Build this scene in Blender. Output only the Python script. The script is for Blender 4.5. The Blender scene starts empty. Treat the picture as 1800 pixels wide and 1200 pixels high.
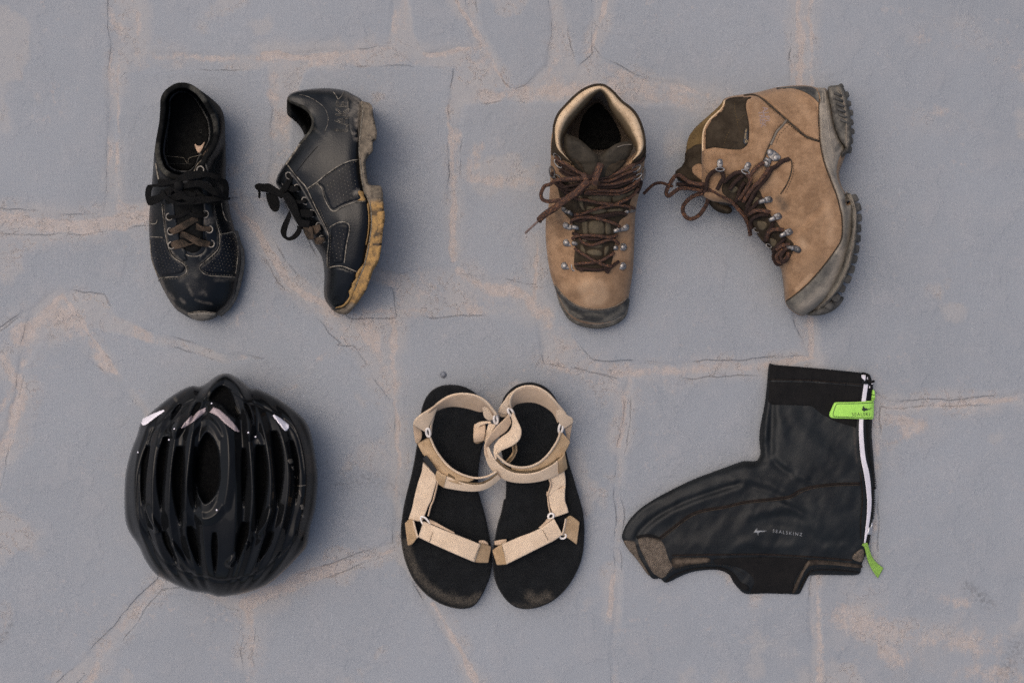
import bpy, math, random
import numpy as np
from mathutils import Vector, Matrix
from mathutils.geometry import delaunay_2d_cdt
random.seed(7); RNG = np.random.default_rng(7)
SC = bpy.context.scene
COL = SC.collection
R_ = math.radians
S = 0.00075            # metres per photograph pixel on the ground
HC = 1.45              # camera height above the patio

# ---------------------------------------------------------------- camera
cd = bpy.data.cameras.new("camera"); cam = bpy.data.objects.new("camera", cd)
COL.objects.link(cam); cam.location = (0, 0, HC)
cd.sensor_width = 36; cd.lens = 36*HC/(1800*S); cd.clip_start = 0.05; cd.clip_end = 200
SC.camera = cam
# ---------------------------------------------------------------- sky and sun
SUN_EL, SUN_AZ = 66, -60       # degrees; azimuth clockwise from +Y (photo top)
w = bpy.data.worlds.new("World"); SC.world = w; w.use_nodes = True
nt = w.node_tree; bg = nt.nodes["Background"]
sk = nt.nodes.new("ShaderNodeTexSky"); sk.sky_type = 'NISHITA'; sk.sun_disc = False
sk.sun_elevation = R_(SUN_EL); sk.sun_rotation = R_(SUN_AZ)
sk.air_density = 1.0; sk.dust_density = 6.0; sk.ozone_density = 1.0
nt.links.new(sk.outputs[0], bg.inputs[0]); bg.inputs[1].default_value = 0.14
ld = bpy.data.lights.new("sun", 'SUN'); ld.energy = 0.52; ld.angle = R_(70); ld.color = (1, .93, .85)
sun = bpy.data.objects.new("sun", ld); COL.objects.link(sun)
d = Vector((math.sin(R_(SUN_AZ))*math.cos(R_(SUN_EL)), math.cos(R_(SUN_AZ))*math.cos(R_(SUN_EL)), math.sin(R_(SUN_EL))))
sun.rotation_euler = d.to_track_quat('Z', 'Y').to_euler(); sun.location = (-1, 1, 3)
SC.cycles.use_denoising = False
SC.view_settings.view_transform = 'Standard'; SC.view_settings.look = 'None'
SC.view_settings.exposure = 0.22; SC.view_settings.gamma = 1.0

# ---------------------------------------------------------------- helpers: places
def W(px, py, z):
    k = 1 - z/HC
    return ((px-900)*S*k, (600-py)*S*k, z)
def WA(P, z):
    k = 1 - z/HC
    return np.stack([(P[:, 0]-900)*S*k, (600-P[:, 1])*S*k, z], 1)
def Z(ox, oy, s):
    return lambda *p: [(ox+p[i]/s, oy+p[i+1]/s) for i in range(0, len(p), 2)]
q1 = Z(230,130,5.4545); q2 = Z(240,340,5.0); q3 = Z(440,140,5.4545); q4 = Z(440,340,5.2174)
q5 = Z(910,140,5.2174); q6 = Z(910,350,5.0); q7 = Z(1130,130,4.5); q8 = Z(1130,340,4.5)
q9 = Z(200,640,4.7368); q10 = Z(200,840,4.7368); q11 = Z(690,660,5.1429); q12 = Z(690,860,5.1429)
q13 = Z(1300,630,5.2174); q14 = Z(1080,830,3.6); q15 = Z(240,280,8.571); q16 = Z(1180,260,5.4545)
q17 = Z(440,300,8.571); q18 = Z(960,270,9.231); qp = Z(0,0,1.0)

def cr(P, n=6, closed=False):
    """Catmull-Rom through the points (any dimension)."""
    P = np.asarray(P, float); N = len(P); out = []
    if N == 2 and not closed:
        t = np.linspace(0, 1, n+1)[:, None]; return P[0]*(1-t)+P[1]*t
    for i in range(N if closed else N-1):
        if closed: a, b, c, e = P[(i-1) % N], P[i], P[(i+1) % N], P[(i+2) % N]
        else: a, b, c, e = P[max(i-1, 0)], P[i], P[i+1], P[min(i+2, N-1)]
        for k in range(n):
            t = k/n
            out.append(.5*((2*b)+(c-a)*t+(2*a-5*b+4*c-e)*t*t+(3*b-a-3*c+e)*t**3))
    if not closed: out.append(P[-1])
    return np.array(out)
def resample(P, step=None, n=None, closed=False):
    P = np.asarray(P, float)
    Q = np.vstack([P, P[:1]]) if closed else P
    L = np.r_[0, np.cumsum(np.linalg.norm(np.diff(Q, axis=0), axis=1))]
    if n is None: n = max(3, int(round(L[-1]/step)))
    t = np.linspace(0, L[-1], n+1)
    if closed: t = t[:-1]
    elif False: pass
    return np.stack([np.interp(t, L, Q[:, k]) for k in range(Q.shape[1])], 1)
def loopc(P, step=4, n=6): return resample(cr(P, n, True), step, closed=True)
def dist(P, L, closed=True):
    P = np.asarray(P, float); L = np.asarray(L, float)
    A = L; B = np.roll(L, -1, 0)
    if not closed: A, B = L[:-1], L[1:]
    out = np.full(len(P), 1e9)
    for s in range(0, len(P), 20000):
        p = P[s:s+20000, None, :]; ab = (B-A)[None]; ap = p-A[None]
        t = np.clip((ap*ab).sum(2)/np.maximum((ab*ab).sum(2), 1e-9), 0, 1)
        out[s:s+20000] = np.sqrt(((ap-t[..., None]*ab)**2).sum(2)).min(1)
    return out
def inside(P, L):
    P = np.asarray(P, float); x, y = P[:, 0], P[:, 1]; r = np.zeros(len(P), bool)
    for i in range(len(L)):
        x1, y1 = L[i]; x2, y2 = L[(i+1) % len(L)]
        if y1 == y2: continue
        c = ((y1 > y) != (y2 > y)) & (x < (x2-x1)*(y-y1)/(y2-y1)+x1)
        r ^= c
    return r
def area(L):
    x, y = L[:, 0], L[:, 1]; return .5*np.sum(x*np.roll(y, -1)-np.roll(x, -1)*y)
def inset(L, dd):
    t = np.roll(L, -1, 0)-np.roll(L, 1, 0); t /= np.maximum(np.linalg.norm(t, axis=1), 1e-9)[:, None]
    n = np.stack([-t[:, 1], t[:, 0]], 1)*(1 if area(L) > 0 else -1)
    return L+n*dd
def sstep(a, b, x):
    t = np.clip((x-a)/(b-a), 0, 1); return t*t*(3-2*t)
_T = RNG.random((256, 256))
def vnoise(x, y):
    xi = np.floor(x).astype(int); yi = np.floor(y).astype(int); fx = x-xi; fy = y-yi
    fx = fx*fx*(3-2*fx); fy = fy*fy*(3-2*fy)
    g = lambda a, b: _T[a % 256, b % 256]
    return (g(xi, yi)*(1-fx)+g(xi+1, yi)*fx)*(1-fy)+(g(xi, yi+1)*(1-fx)+g(xi+1, yi+1)*fx)*fy
def fbm(P, s, o=4, seed=0):
    r = 0; a = 1; t = 0; x = P[:, 0]/s+seed*17.3; y = P[:, 1]/s+seed*9.1
    for k in range(o):
        r = r+a*vnoise(x, y); t += a; a *= .5; x = x*2.03+5; y = y*2.03+3
    return r/t      # 0..1
class RBF:
    def __init__(s, pts):
        A = np.asarray(pts, float); s.X = A[:, :2]/100; n = len(A)
        D = np.linalg.norm(s.X[:, None]-s.X[None], axis=2)
        K = s.k(D)+np.eye(n)*1e-3; P = np.c_[np.ones(n), s.X]
        M = np.block([[K, P], [P.T, np.zeros((3, 3))]])
        s.w = np.linalg.lstsq(M, np.r_[A[:, 2], 0, 0, 0], rcond=1e-9)[0]
    def k(s, D): return D
    def __call__(s, P):
        X = P/100; D = np.linalg.norm(X[:, None]-s.X[None], axis=2)
        return s.k(D)@s.w[:-3]+s.w[-3]+X@s.w[-2:]
class Relief:
    """height (m) over a traced outline: edge height, crest height and a rounded shoulder R pixels wide"""
    def __init__(s, outline, edge, top, R, p=2.0, extra=None):
        s.o = outline; s.e = RBF([(a, b, c/1000) for a, b, c in edge]); s.t = RBF([(a, b, c/1000) for a, b, c in top])
        s.R = R; s.p = p; s.x = extra
    def z(s, P):
        P = np.asarray(P, float)
        d = dist(P, s.o)*inside(P, s.o); t = np.clip(d/s.R, 0, 1)
        pr = np.sqrt(np.maximum(1-(1-t)**s.p, 0))
        e = s.e(P); z = e+(s.t(P)-e)*pr
        if s.x: z = s.x(P, z, d)
        return np.maximum(z, .001)
def tri(L, sp, loops=()):
    L = np.asarray(L); lo, hi = L.min(0), L.max(0)
    xs = np.arange(lo[0], hi[0], sp); ys = np.arange(lo[1], hi[1], sp*.866)
    G = np.array([(x+(sp/2 if j % 2 else 0), y) for j, y in enumerate(ys) for x in xs])
    if len(G):
        G = G+RNG.uniform(-.08, .08, G.shape)*sp
        m = inside(G, L); G = G[m]
    if len(G): G = G[dist(G, L) > sp*.55]
    pts = [Vector(p) for p in L]; edges = []; faces = [list(range(len(L)))]
    for q in loops:
        if len(G): G = G[dist(G, q) > sp*.5]
        b = len(pts); pts += [Vector(p) for p in q]
        edges += [(b+i, b+(i+1) % len(q)) for i in range(len(q))]
    pts += [Vector(p) for p in G]
    r = delaunay_2d_cdt(pts, edges, faces, 1, 1e-4)
    V = np.array([tuple(v) for v in r[0]]); F = [tuple(f) for f in r[2]]
    return V, F
# ---------------------------------------------------------------- helpers: objects
ROOT = {}
def thing(name, label, cat, px, py, group=None):
    o = bpy.data.objects.new(name, None); COL.objects.link(o); o.location = W(px, py, 0)
    o.empty_display_size = .02
    o['label'] = label; o['category'] = cat
    if group: o['group'] = group
    ROOT[o.name] = Vector(o.location); return o
def obj(name, V, F, mat, parent=None, attrs=None, uv=None, smooth=True, kind=None, label=None):
    V = np.asarray(V, float)
    base = ROOT[parent.name] if parent else Vector((0, 0, 0))
    me = bpy.data.meshes.new(name); me.from_pydata((V-np.array(base)).tolist(), [], [tuple(f) for f in F])
    if uv is not None:
        ul = me.uv_layers.new(name="UVMap"); idx = np.empty(len(me.loops), int); me.loops.foreach_get('vertex_index', idx)
        ul.data.foreach_set('uv', np.asarray(uv, float)[idx].ravel())
    for k, a in (attrs or {}).items():
        at = me.attributes.new(k, 'FLOAT', 'POINT'); at.data.foreach_set('value', np.asarray(a, np.float32))
    if smooth: me.polygons.foreach_set('use_smooth', [True]*len(me.polygons))
    me.validate(); me.update()
    o = bpy.data.objects.new(name, me); COL.objects.link(o); me.materials.append(mat)
    if parent: o.parent = parent; ROOT[o.name] = base
    if kind: o['kind'] = kind
    if label: o['label'] = label
    return o
def strokes(P, st):
    a = np.zeros(len(P))
    for L, wd, s in st:
        a = np.maximum(a, s*np.exp(-(dist(P, np.asarray(L), False)/wd)**2))
    return a
def body(name, rel, mat, parent, sp=4, loops=(), under=((.5, 3), (0., 12)), dirt_shade=None, tone=None, outline=None, label=None, off=0):
    L = rel.o if outline is None else outline
    V, F = tri(L, sp, loops); z = rel.z(V)+off
    P3 = WA(V, z); F = [f[::-1] if _up(V, f) > 0 else f for f in F]
    # the boundary loop is the first len(L) inputs only if kept in order: find it again by distance
    n0 = len(P3); ze = rel.z(L)+off; ring0 = WA(L, ze); allv = [P3, ring0]; prev = n0; n = len(L); FF = list(F)
    PX = [V, L]
    for fz, ins in under:
        Li = inset(L, ins); allv.append(WA(Li, ze*fz+.0005)); PX.append(L); cur = prev+n
        for i in range(n):
            j = (i+1) % n; FF.append((prev+i, prev+j, cur+j, cur+i))
        prev = cur
    PV = np.vstack(PX); at = {}
    if dirt_shade is not None: at['dirt_shade'] = dirt_shade(PV) if callable(dirt_shade) else strokes(PV, dirt_shade)
    if tone is not None: at['tone'] = tone(PV) if callable(tone) else strokes(PV, tone)
    return obj(name, np.vstack(allv), FF, mat, parent, at, label=label)
def _up(P, f):
    a, b, c = P[f[0]], P[f[1]], P[f[2]]
    return (b[0]-a[0])*(c[1]-a[1])-(b[1]-a[1])*(c[0]-a[0])
def patch(name, L, rel, mat, parent, th=1.5, er=4, off=0.2, sp=4, dirt_shade=None, tone=None, kind=None, zf=None, step=3, raw=False, label=None):
    """a piece of sheet material laid on the relief: rounded edges, th mm thick"""
    L = np.asarray(L, float) if raw else loopc(L, step)
    L = resample(L, step, closed=True)
    V, F = tri(L, sp, (inset(L, er*.5),) if er > 1.2 and len(L) > 12 else ())
    d = dist(V, L); t = np.clip(d/er, 0, 1); pr = np.sqrt(1-(1-t)**2)
    z0 = zf(V) if zf else rel.z(V)
    z = z0+(off+th*pr)/1000; z = np.where(d < .05, z0-.0012, z)
    P3 = WA(V, z); F = [f[::-1] if _up(V, f) > 0 else f for f in F]
    at = {}
    if dirt_shade is not None: at['dirt_shade'] = dirt_shade(V) if callable(dirt_shade) else strokes(V, dirt_shade)
    if tone is not None: at['tone'] = tone(V) if callable(tone) else strokes(V, tone)
    return obj(name, P3, F, mat, parent, at, kind=kind, label=label)
def on(rel, pts, dz):
    """photo points -> (px,py,z) dz mm above the relief"""
    P = np.asarray(pts, float); dz = np.broadcast_to(np.asarray(dz, float), (len(P),))
    return np.c_[P, rel.z(P)+dz/1000]
def path3(P):      # (px,py,z) -> world
    P = np.asarray(P, float); return WA(P[:, :2], P[:, 2])
def sweep(C, r, flat=1.0, seg=8, closed=False, taper=None, up=None, twist=0):
    """tube / flattened tube along world path C"""
    C = np.asarray(C, float); n = len(C)
    T = np.roll(C, -1, 0)-np.roll(C, 1, 0) if closed else np.gradient(C, axis=0)
    T /= np.maximum(np.linalg.norm(T, axis=1), 1e-9)[:, None]
    U = np.tile(np.array((0, 0, 1.) if up is None else up), (n, 1))
    A = np.cross(T, U); ln = np.linalg.norm(A, axis=1)
    for i in range(n):
        if ln[i] < .15: A[i] = A[i-1] if i else (1, 0, 0)
    A -= (A*T).sum(1)[:, None]*T; A /= np.maximum(np.linalg.norm(A, axis=1), 1e-9)[:, None]; B = np.cross(A, T)
    if twist is not None and np.any(np.asarray(twist) != 0):
        tw = np.broadcast_to(np.asarray(twist, float), (n,))[:, None]
        A, B = A*np.cos(tw)+B*np.sin(tw), B*np.cos(tw)-A*np.sin(tw)
    rr = np.full(n, r) if taper is None else r*np.interp(np.linspace(0, 1, n), np.linspace(0, 1, len(taper)), taper)
    V = []; F = []; UV = []
    Ls = np.r_[0, np.cumsum(np.linalg.norm(np.diff(C, axis=0), axis=1))]
    for i in range(n):
        for k in range(seg):
            a = 2*math.pi*k/seg
            V.append(C[i]+A[i]*math.cos(a)*rr[i]+B[i]*math.sin(a)*rr[i]*flat); UV.append((Ls[i], math.cos(a)*rr[i]))
    m = n if closed else n-1
    for i in range(m):
        for k in range(seg):
            a, b = i*seg+k, i*seg+(k+1) % seg; c, e = ((i+1) % n)*seg+(k+1) % seg, ((i+1) % n)*seg+k
            F.append((a, b, c, e))
    if not closed:
        F.append(tuple(range(seg))[::-1]); F.append(tuple((n-1)*seg+k for k in range(seg)))
    return np.array(V), F, np.array(UV)
def merge(L):
    V = []; F = []; U = []; b = 0
    for v, f, u in L:
        V.append(v); U.append(u); F += [tuple(i+b for i in q) for q in f]; b += len(v)
    return np.vstack(V), F, np.vstack(U)
def lace(name, P, r, mat, parent, flat=.6, n=6, seg=8, taper=None, label=None, closed=False, kind=None):
    C = path3(cr(P, n, closed)); V, F, U = sweep(C, r, flat, seg, closed, taper)
    return obj(name, V, F, mat, parent, uv=U, label=label, kind=kind)
def seam(rel, lines, r, mat, parent, name='seam', off=.3, kind=None):
    """fine raised cords following the relief; several lines form one part only when one stitch run"""
    out = []
    for l in lines:
        P = resample(cr(l, 5), 3); out.append(sweep(path3(on(rel, P, off)), r, .8, 6))
    V, F, U = merge(out); return obj(name, V, F, mat, parent, uv=U, kind=kind)
def stitches(rel, lines, mat, parent, dash=3.2, gap=2.4, r=.00035, off=.4, name='stitching'):
    out = []
    for l in lines:
        P = resample(cr(l, 6), .8); step = .8; i = 0
        while i+dash/step < len(P):
            a, b = P[i], P[int(i+dash/step)]; c = (a+b)/2
            out.append(sweep(path3(on(rel, [a, c, b], [off-.4, off, off-.4])), r, 1, 5)); i += int((dash+gap)/step)
    V, F, U = merge(out); return obj(name, V, F, mat, parent, uv=U, kind='stuff')
def ribbon(name, A, B, mat, parent, th=1.6, n=7, label=None, N=None, mk=True, crown=0.0):
    """webbing: A and B are its two edges as (px,py,z mm)"""
    A = cr([(a[0], a[1], a[2]/1000) for a in A], n); B = cr([(a[0], a[1], a[2]/1000) for a in B], n)
    N = N or max(len(A), len(B), 10)
    A = path3(resample(A, n=N)); B = path3(resample(B, n=N))
    C = (A+B)/2; T = np.gradient(C, axis=0); T /= np.linalg.norm(T, axis=1)[:, None]
    X = B-A; w_ = np.linalg.norm(X, axis=1); X /= w_[:, None]; Nn = np.cross(T, X); Nn /= np.maximum(np.linalg.norm(Nn, axis=1), 1e-6)[:, None]
    s = np.sign(Nn[:, 2].mean()) or 1; Nn *= s
    h = th/2000; V = []; F = []; UV = []
    prof = [(0, 0), (.04, .8), (.12, 1), (.5, 1+crown), (.88, 1), (.96, .8), (1, 0), (.96, -.8), (.88, -1), (.5, -1+crown), (.12, -1), (.04, -.8)]
    m = len(prof); Ls = np.r_[0, np.cumsum(np.linalg.norm(np.diff(C, axis=0), axis=1))]
    for i in range(len(A)):
        for (t, k) in prof:
            V.append(A[i]+X[i]*w_[i]*t+Nn[i]*h*k); UV.append((Ls[i], t*w_[i]))
    for i in range(len(A)-1):
        for k in range(m):
            a, b = i*m+k, i*m+(k+1) % m; F.append((a, b, b+m, a+m))
    F.append(tuple(range(m))); F.append(tuple((len(A)-1)*m+k for k in range(m)))
    if not mk: return np.array(V), F, np.array(UV)
    return obj(name, V, F, mat, parent, uv=UV, label=label)
def zz(P, z):
    z = np.broadcast_to(np.asarray(z, float), (len(P),)) if not isinstance(z, (list, tuple)) else \
        np.interp(np.linspace(0, 1, len(P)), np.linspace(0, 1, len(z)), z)
    return [(p[0], p[1], float(q)) for p, q in zip(P, z)]
def ring(px, py, z, rx, ry, rt, ang=0, tilt=0, n=24, seg=7):
    c = np.array(W(px, py, z)); C = []
    for i in range(n):
        a = 2*math.pi*i/n; x, y = rx*math.cos(a), ry*math.sin(a); ca, sa = math.cos(ang), math.sin(ang)
        C.append(c+np.array((x*ca-y*sa, x*sa+y*ca, math.sin(tilt)*y)))
    return sweep(C, rt, 1, seg, True)
def dome(px, py, z, r, h, n=12, m=4):
    c = np.array(W(px, py, z)); V = [c+(0, 0, h)]; F = []; U = [(0, 0)]
    for j in range(1, m+1):
        a = j/m*math.pi/2
        for i in range(n):
            t = 2*math.pi*i/n; V.append(c+(math.cos(t)*r*math.sin(a), math.sin(t)*r*math.sin(a), h*math.cos(a))); U.append((0, 0))
    for i in range(n): F.append((0, 1+i, 1+(i+1) % n))
    for j in range(m-1):
        for i in range(n):
            a = 1+j*n+i; b = 1+j*n+(i+1) % n; F.append((a, a+n, b+n, b))
    return np.array(V), F, np.array(U)
def text_on(name, body_, rel, mat, parent, px, py, size, ang, off=.5, ex=.15, outline=0, shear=0, align='LEFT', spacing=1, vsc=1.0, warp=None, kind=None):
    """lettering laid on the relief; size = capital height in px, ang = degrees (0 reads to the right)"""
    cu = bpy.data.curves.new(name, 'FONT'); cu.body = body_; cu.align_x = align; cu.size = 1; cu.space_character = spacing; cu.shear = shear
    cu.resolution_u = 4
    if outline: cu.fill_mode = 'NONE'; cu.bevel_depth = outline; cu.bevel_resolution = 1
    else: cu.extrude = 0.02
    o = bpy.data.objects.new(name, cu); COL.objects.link(o)
    bpy.context.view_layer.update()
    e = o.evaluated_get(bpy.context.evaluated_depsgraph_get()); me = e.to_mesh()
    V = np.array([tuple(v.co) for v in me.vertices]); F = [tuple(p.vertices) for p in me.polygons]; e.to_mesh_clear()
    bpy.data.objects.remove(o); bpy.data.curves.remove(cu)
    k = size/.7; a = R_(ang); x, y = V[:, 0]*k, V[:, 1]*k*vsc
    if warp: y = y+warp(x)
    P = np.stack([px+x*math.cos(a)-y*math.sin(a), py-(x*math.sin(a)+y*math.cos(a))], 1)
    z = rel.z(P) if hasattr(rel, 'z') else rel(P)
    z = z+off/1000+V[:, 2]*(k*S if outline else ex/1000/.02)
    return obj(name, WA(P, z), F, mat, parent, smooth=bool(outline), kind=kind)
# ---------------------------------------------------------------- materials
def lin(*c):
    return tuple(((v/255)/12.92 if v/255 <= .04045 else ((v/255+.055)/1.055)**2.4) for v in c)+(1,)
def mat(name, c1, c2=None, sc=40, rough=.6, bump=.1, bsc=600, dirt_shade=None, tone=None, metal=0, coat=0, spec=.5, weave=None, rvar=0, ddet=120, flecks=None, dlo=.3, dhi=.6, bdist=.0006, sheen=0, big=0):
    m = bpy.data.materials.new(name); m.use_nodes = True; t = m.node_tree; N = t.nodes; Lk = t.links.new
    b = N["Principled BSDF"]; tc = N.new("ShaderNodeTexCoord")
    b.inputs["Roughness"].default_value = rough; b.inputs["Metallic"].default_value = metal
    b.inputs["Specular IOR Level"].default_value = spec; b.inputs["Coat Weight"].default_value = coat
    b.inputs["Coat Roughness"].default_value = .06
    if sheen: b.inputs["Sheen Weight"].default_value = sheen
    def noise(scale, det=5, rg=.6, vec=None):
        n = N.new("ShaderNodeTexNoise"); n.inputs["Scale"].default_value = scale; n.inputs["Detail"].default_value = det
        n.inputs["Roughness"].default_value = rg; Lk(vec or tc.outputs["Object"], n.inputs["Vector"]); return n.outputs["Fac"]
    def rng(v, lo, hi, a=0, c=1):
        r = N.new("ShaderNodeMapRange"); r.interpolation_type = 'SMOOTHSTEP'
        for i, x in zip((1, 2, 3, 4), (lo, hi, a, c)): r.inputs[i].default_value = x
        Lk(v, r.inputs[0]); return r.outputs[0]
    def mix(f, a, c):
        x = N.new("ShaderNodeMix"); x.data_type = 'RGBA'; Lk(f, x.inputs[0])
        for s, v in ((6, a), (7, c)):
            if isinstance(v, tuple): x.inputs[s].default_value = v
            else: Lk(v, x.inputs[s])
        return x.outputs[2]
    def mth(op, a, c):
        x = N.new("ShaderNodeMath"); x.operation = op
        for s, v in ((0, a), (1, c)):
            if isinstance(v, (int, float)): x.inputs[s].default_value = v
            else: Lk(v, x.inputs[s])
        return x.outputs[0]
    col = mix(rng(noise(sc, 8, .72), .35, .65), c1, c2 or c1)
    if big:     # slow patches too
        dk = tuple(v*(1-big) for v in c1[:3])+(1,)
        col = mix(mth('MULTIPLY', rng(noise(sc*.22, 3), .5, .75), .8), col, dk)
    if tone:
        a = N.new("ShaderNodeAttribute"); a.attribute_name = 'tone'
        f = rng(mth('MULTIPLY', a.outputs["Fac"], mth('ADD', mth('MULTIPLY', noise(ddet*.8, 8, .75), 1.3), .35)), .25, .95)
        tn = mix(rng(noise(sc*2.3), .35, .7), tone[0], tone[1]) if isinstance(tone[0], tuple) else tone
        col = mix(f, col, tn)
    if dirt_shade:
        a = N.new("ShaderNodeAttribute"); a.attribute_name = 'dirt_shade'  # mask carries real dirt and, inside the upright boot, painted shade
        nn = mth('ADD', mth('MULTIPLY', noise(ddet, 8, .75), 1.5), mth('MULTIPLY', noise(ddet*5, 3, .7), 1.1))
        f = rng(mth('MULTIPLY', a.outputs["Fac"], mth('SUBTRACT', nn, .45)), dlo-.1, dhi+.5)
        col = mix(mth('MULTIPLY', f, .82), col, dirt_shade)
        rr = N.new("ShaderNodeMapRange"); rr.inputs[3].default_value = rough; rr.inputs[4].default_value = .85; Lk(f, rr.inputs[0]); Lk(rr.outputs[0], b.inputs["Roughness"])
    elif rvar:
        Lk(rng(noise(sc*1.7, 6), .3, .7, rough, rough+rvar), b.inputs["Roughness"])
    if flecks:
        mp = N.new("ShaderNodeMapping"); Lk(tc.outputs["UV"], mp.inputs[0]); mp.inputs["Scale"].default_value = (170, 1500, 1)
        f = rng(noise(1.0, 1, .5, mp.outputs[0]), .60, .66); col = mix(f, col, flecks)
    Lk(col, b.inputs["Base Color"])
    h = noise(bsc, 3)
    if weave:
        def wave(dirn, scl, src):
            wv = N.new("ShaderNodeTexWave"); wv.bands_direction = dirn; wv.inputs["Scale"].default_value = scl
            wv.inputs["Distortion"].default_value = weave[3] if len(weave) > 3 else .6; wv.inputs["Detail"].default_value = 1
            Lk(tc.outputs[src], wv.inputs["Vector"]); return wv.outputs["Fac"]
        hx = wave('X', weave[1], weave[0]); hy = wave('Y', weave[2], weave[0])
        wf = mth('MULTIPLY', hx, hy) if len(weave) > 4 and weave[4] == 'grid' else mth('ADD', mth('MULTIPLY', hx, .7), mth('MULTIPLY', hy, .3))
        h = mth('ADD', mth('MULTIPLY', h, .5), mth('MULTIPLY', wf, 1.2))
        c3 = mix(mth('MULTIPLY', wf, -.5), col, col) if False else col
    bp = N.new("ShaderNodeBump"); bp.inputs["Strength"].default_value = bump; bp.inputs["Distance"].default_value = bdist
    Lk(h, bp.inputs["Height"]); Lk(bp.outputs[0], b.inputs["Normal"])
    return m
# ================================================================ THE PATIO
def ground_mat():
    m = bpy.data.materials.new("painted_stone"); m.use_nodes = True; t = m.node_tree; N = t.nodes; Lk = t.links.new
    b = N["Principled BSDF"]; geo = N.new("ShaderNodeNewGeometry"); pos = geo.outputs["Position"]
    def noise(s, det=6, rg=.6, vec=None):
        n = N.new("ShaderNodeTexNoise"); n.inputs["Scale"].default_value = s; n.inputs["Detail"].default_value = det; n.inputs["Roughness"].default_value = rg
        Lk(vec or pos, n.inputs["Vector"]); return n.outputs["Fac"]
    def rng(v, lo, hi, a=0, c=1):
        r = N.new("ShaderNodeMapRange"); r.interpolation_type = 'SMOOTHSTEP'
        for i, x in zip((1, 2, 3, 4), (lo, hi, a, c)): r.inputs[i].default_value = x
        Lk(v, r.inputs[0]); return r.outputs[0]
    def mth(op, a, c):
        x = N.new("ShaderNodeMath"); x.operation = op
        for s, v in ((0, a), (1, c)):
            if isinstance(v, (int, float)): x.inputs[s].default_value = v
            else: Lk(v, x.inputs[s])
        return x.outputs[0]
    def mix(f, a, c):
        x = N.new("ShaderNodeMix"); x.data_type = 'RGBA'; Lk(f, x.inputs[0])
        for s, v in ((6, a), (7, c)):
            if isinstance(v, tuple): x.inputs[s].default_value = v
            else: Lk(v, x.inputs[s])
        return x.outputs[2]
    def att(n):
        a = N.new("ShaderNodeAttribute"); a.attribute_name = n; return a.outputs["Fac"]
    edge, wear, grime, dust = att('edge'), att('wear'), att('grime'), att('dust')
    big = noise(3.2, 4); mid = noise(26, 6); fine = noise(420, 4, .7); grain = noise(1250, 2, .5)
    mp = N.new("ShaderNodeMapping"); mp.inputs["Scale"].default_value = (420, 40, 60); mp.inputs["Rotation"].default_value = (0, 0, .12); Lk(pos, mp.inputs[0])
    brush = noise(1, 4, .6, mp.outputs[0])
    col = mix(rng(big, .3, .7), GC1, GC2)
    col = mix(mth('MULTIPLY', rng(mid, .42, .75), .5), col, GC3)
    col = mix(mth('MULTIPLY', rng(fine, .35, .75), .42), col, GC4); col = mix(mth('MULTIPLY', rng(grain, .42, .75), .5), col, GC5)
    dn = mth('ADD', mth('MULTIPLY', noise(22, 10, .75), 1.3), mth('MULTIPLY', noise(330, 4, .8), .7))
    df = rng(mth('MULTIPLY', dust, dn), .30, .85); col = mix(mth('MULTIPLY', df, .62), col, GDU)
    # small flakes where the paint is rubbed through
    thin = mth('MULTIPLY', rng(noise(70, 10, .8), .56, .60), rng(noise(7, 3), .5, .68))
    col = mix(mth('MULTIPLY', thin, .45), col, GW1)
    wn = mth('ADD', mth('MULTIPLY', noise(42, 12, .78), 2.1), mth('MULTIPLY', brush, .5)); wn = mth('SUBTRACT', wn, .42)
    wf = rng(mth('MULTIPLY', wear, wn), .36, .62)
    wcol = mix(rng(noise(80, 5), .35, .65), GW1, GW2)
    wcol = mix(mth('MULTIPLY', rng(noise(260, 4, .7), .45, .7), .55), wcol, GC3)
    col = mix(mth('MULTIPLY', wf, .80), col, wcol)
    # lifted paint: thin pale rims round the flakes, grey-tan inside
    pf = mth('ADD', noise(30, 14, .68), mth('MULTIPLY', mth('SUBTRACT', brush, .5), .10))
    pz = mth('MULTIPLY', rng(dust, .25, .7), rng(noise(11, 3), .42, .60))
    rim = mth('MULTIPLY', rng(mth('ABSOLUTE', mth('SUBTRACT', pf, .52), 0), .003, .016, 1, 0), pz)
    isl = mth('MULTIPLY', rng(pf, .52, .535), pz); col = mix(mth('MULTIPLY', isl, .45), col, GDU)
    col = mix(mth('MULTIPLY', rim, .60), col, GRI)
    # dark hairline where slab and mortar part
    e2 = mth('ABSOLUTE', mth('ADD', edge, mth('MULTIPLY', mth('SUBTRACT', noise(130, 4), .5), 3.0)), 0)
    ln = mth('MULTIPLY', rng(e2, .2, 1.5, 1, 0), rng(noise(11, 3), .47, .60))
    col = mix(mth('MULTIPLY', ln, .28), col, GD)
    gf = mth('MULTIPLY', grime, rng(noise(200, 6, .7), .4, .62)); col = mix(mth('MULTIPLY', gf, .5), col, GD)
    vt = N.new("ShaderNodeTexVoronoi"); vt.inputs["Scale"].default_value = 26; Lk(pos, vt.inputs["Vector"])
    sepc = N.new("ShaderNodeSeparateColor"); Lk(vt.outputs["Color"], sepc.inputs[0])
    spk = mth('MULTIPLY', rng(mth('ADD', vt.outputs["Distance"], mth('MULTIPLY', fine, .03)), .036, .05, 1, 0), mth('GREATER_THAN', sepc.outputs[0], .88))
    col = mix(mth('MULTIPLY', spk, .6), col, GD)
    scr = mth('MULTIPLY', rng(brush, .60, .70), rng(noise(14, 4), .5, .62)); col = mix(mth('MULTIPLY', scr, .3), col, GC5)
    Lk(col, b.inputs["Base Color"]); b.inputs["Roughness"].default_value = .72; b.inputs["Specular IOR Level"].default_value = .35
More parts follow.
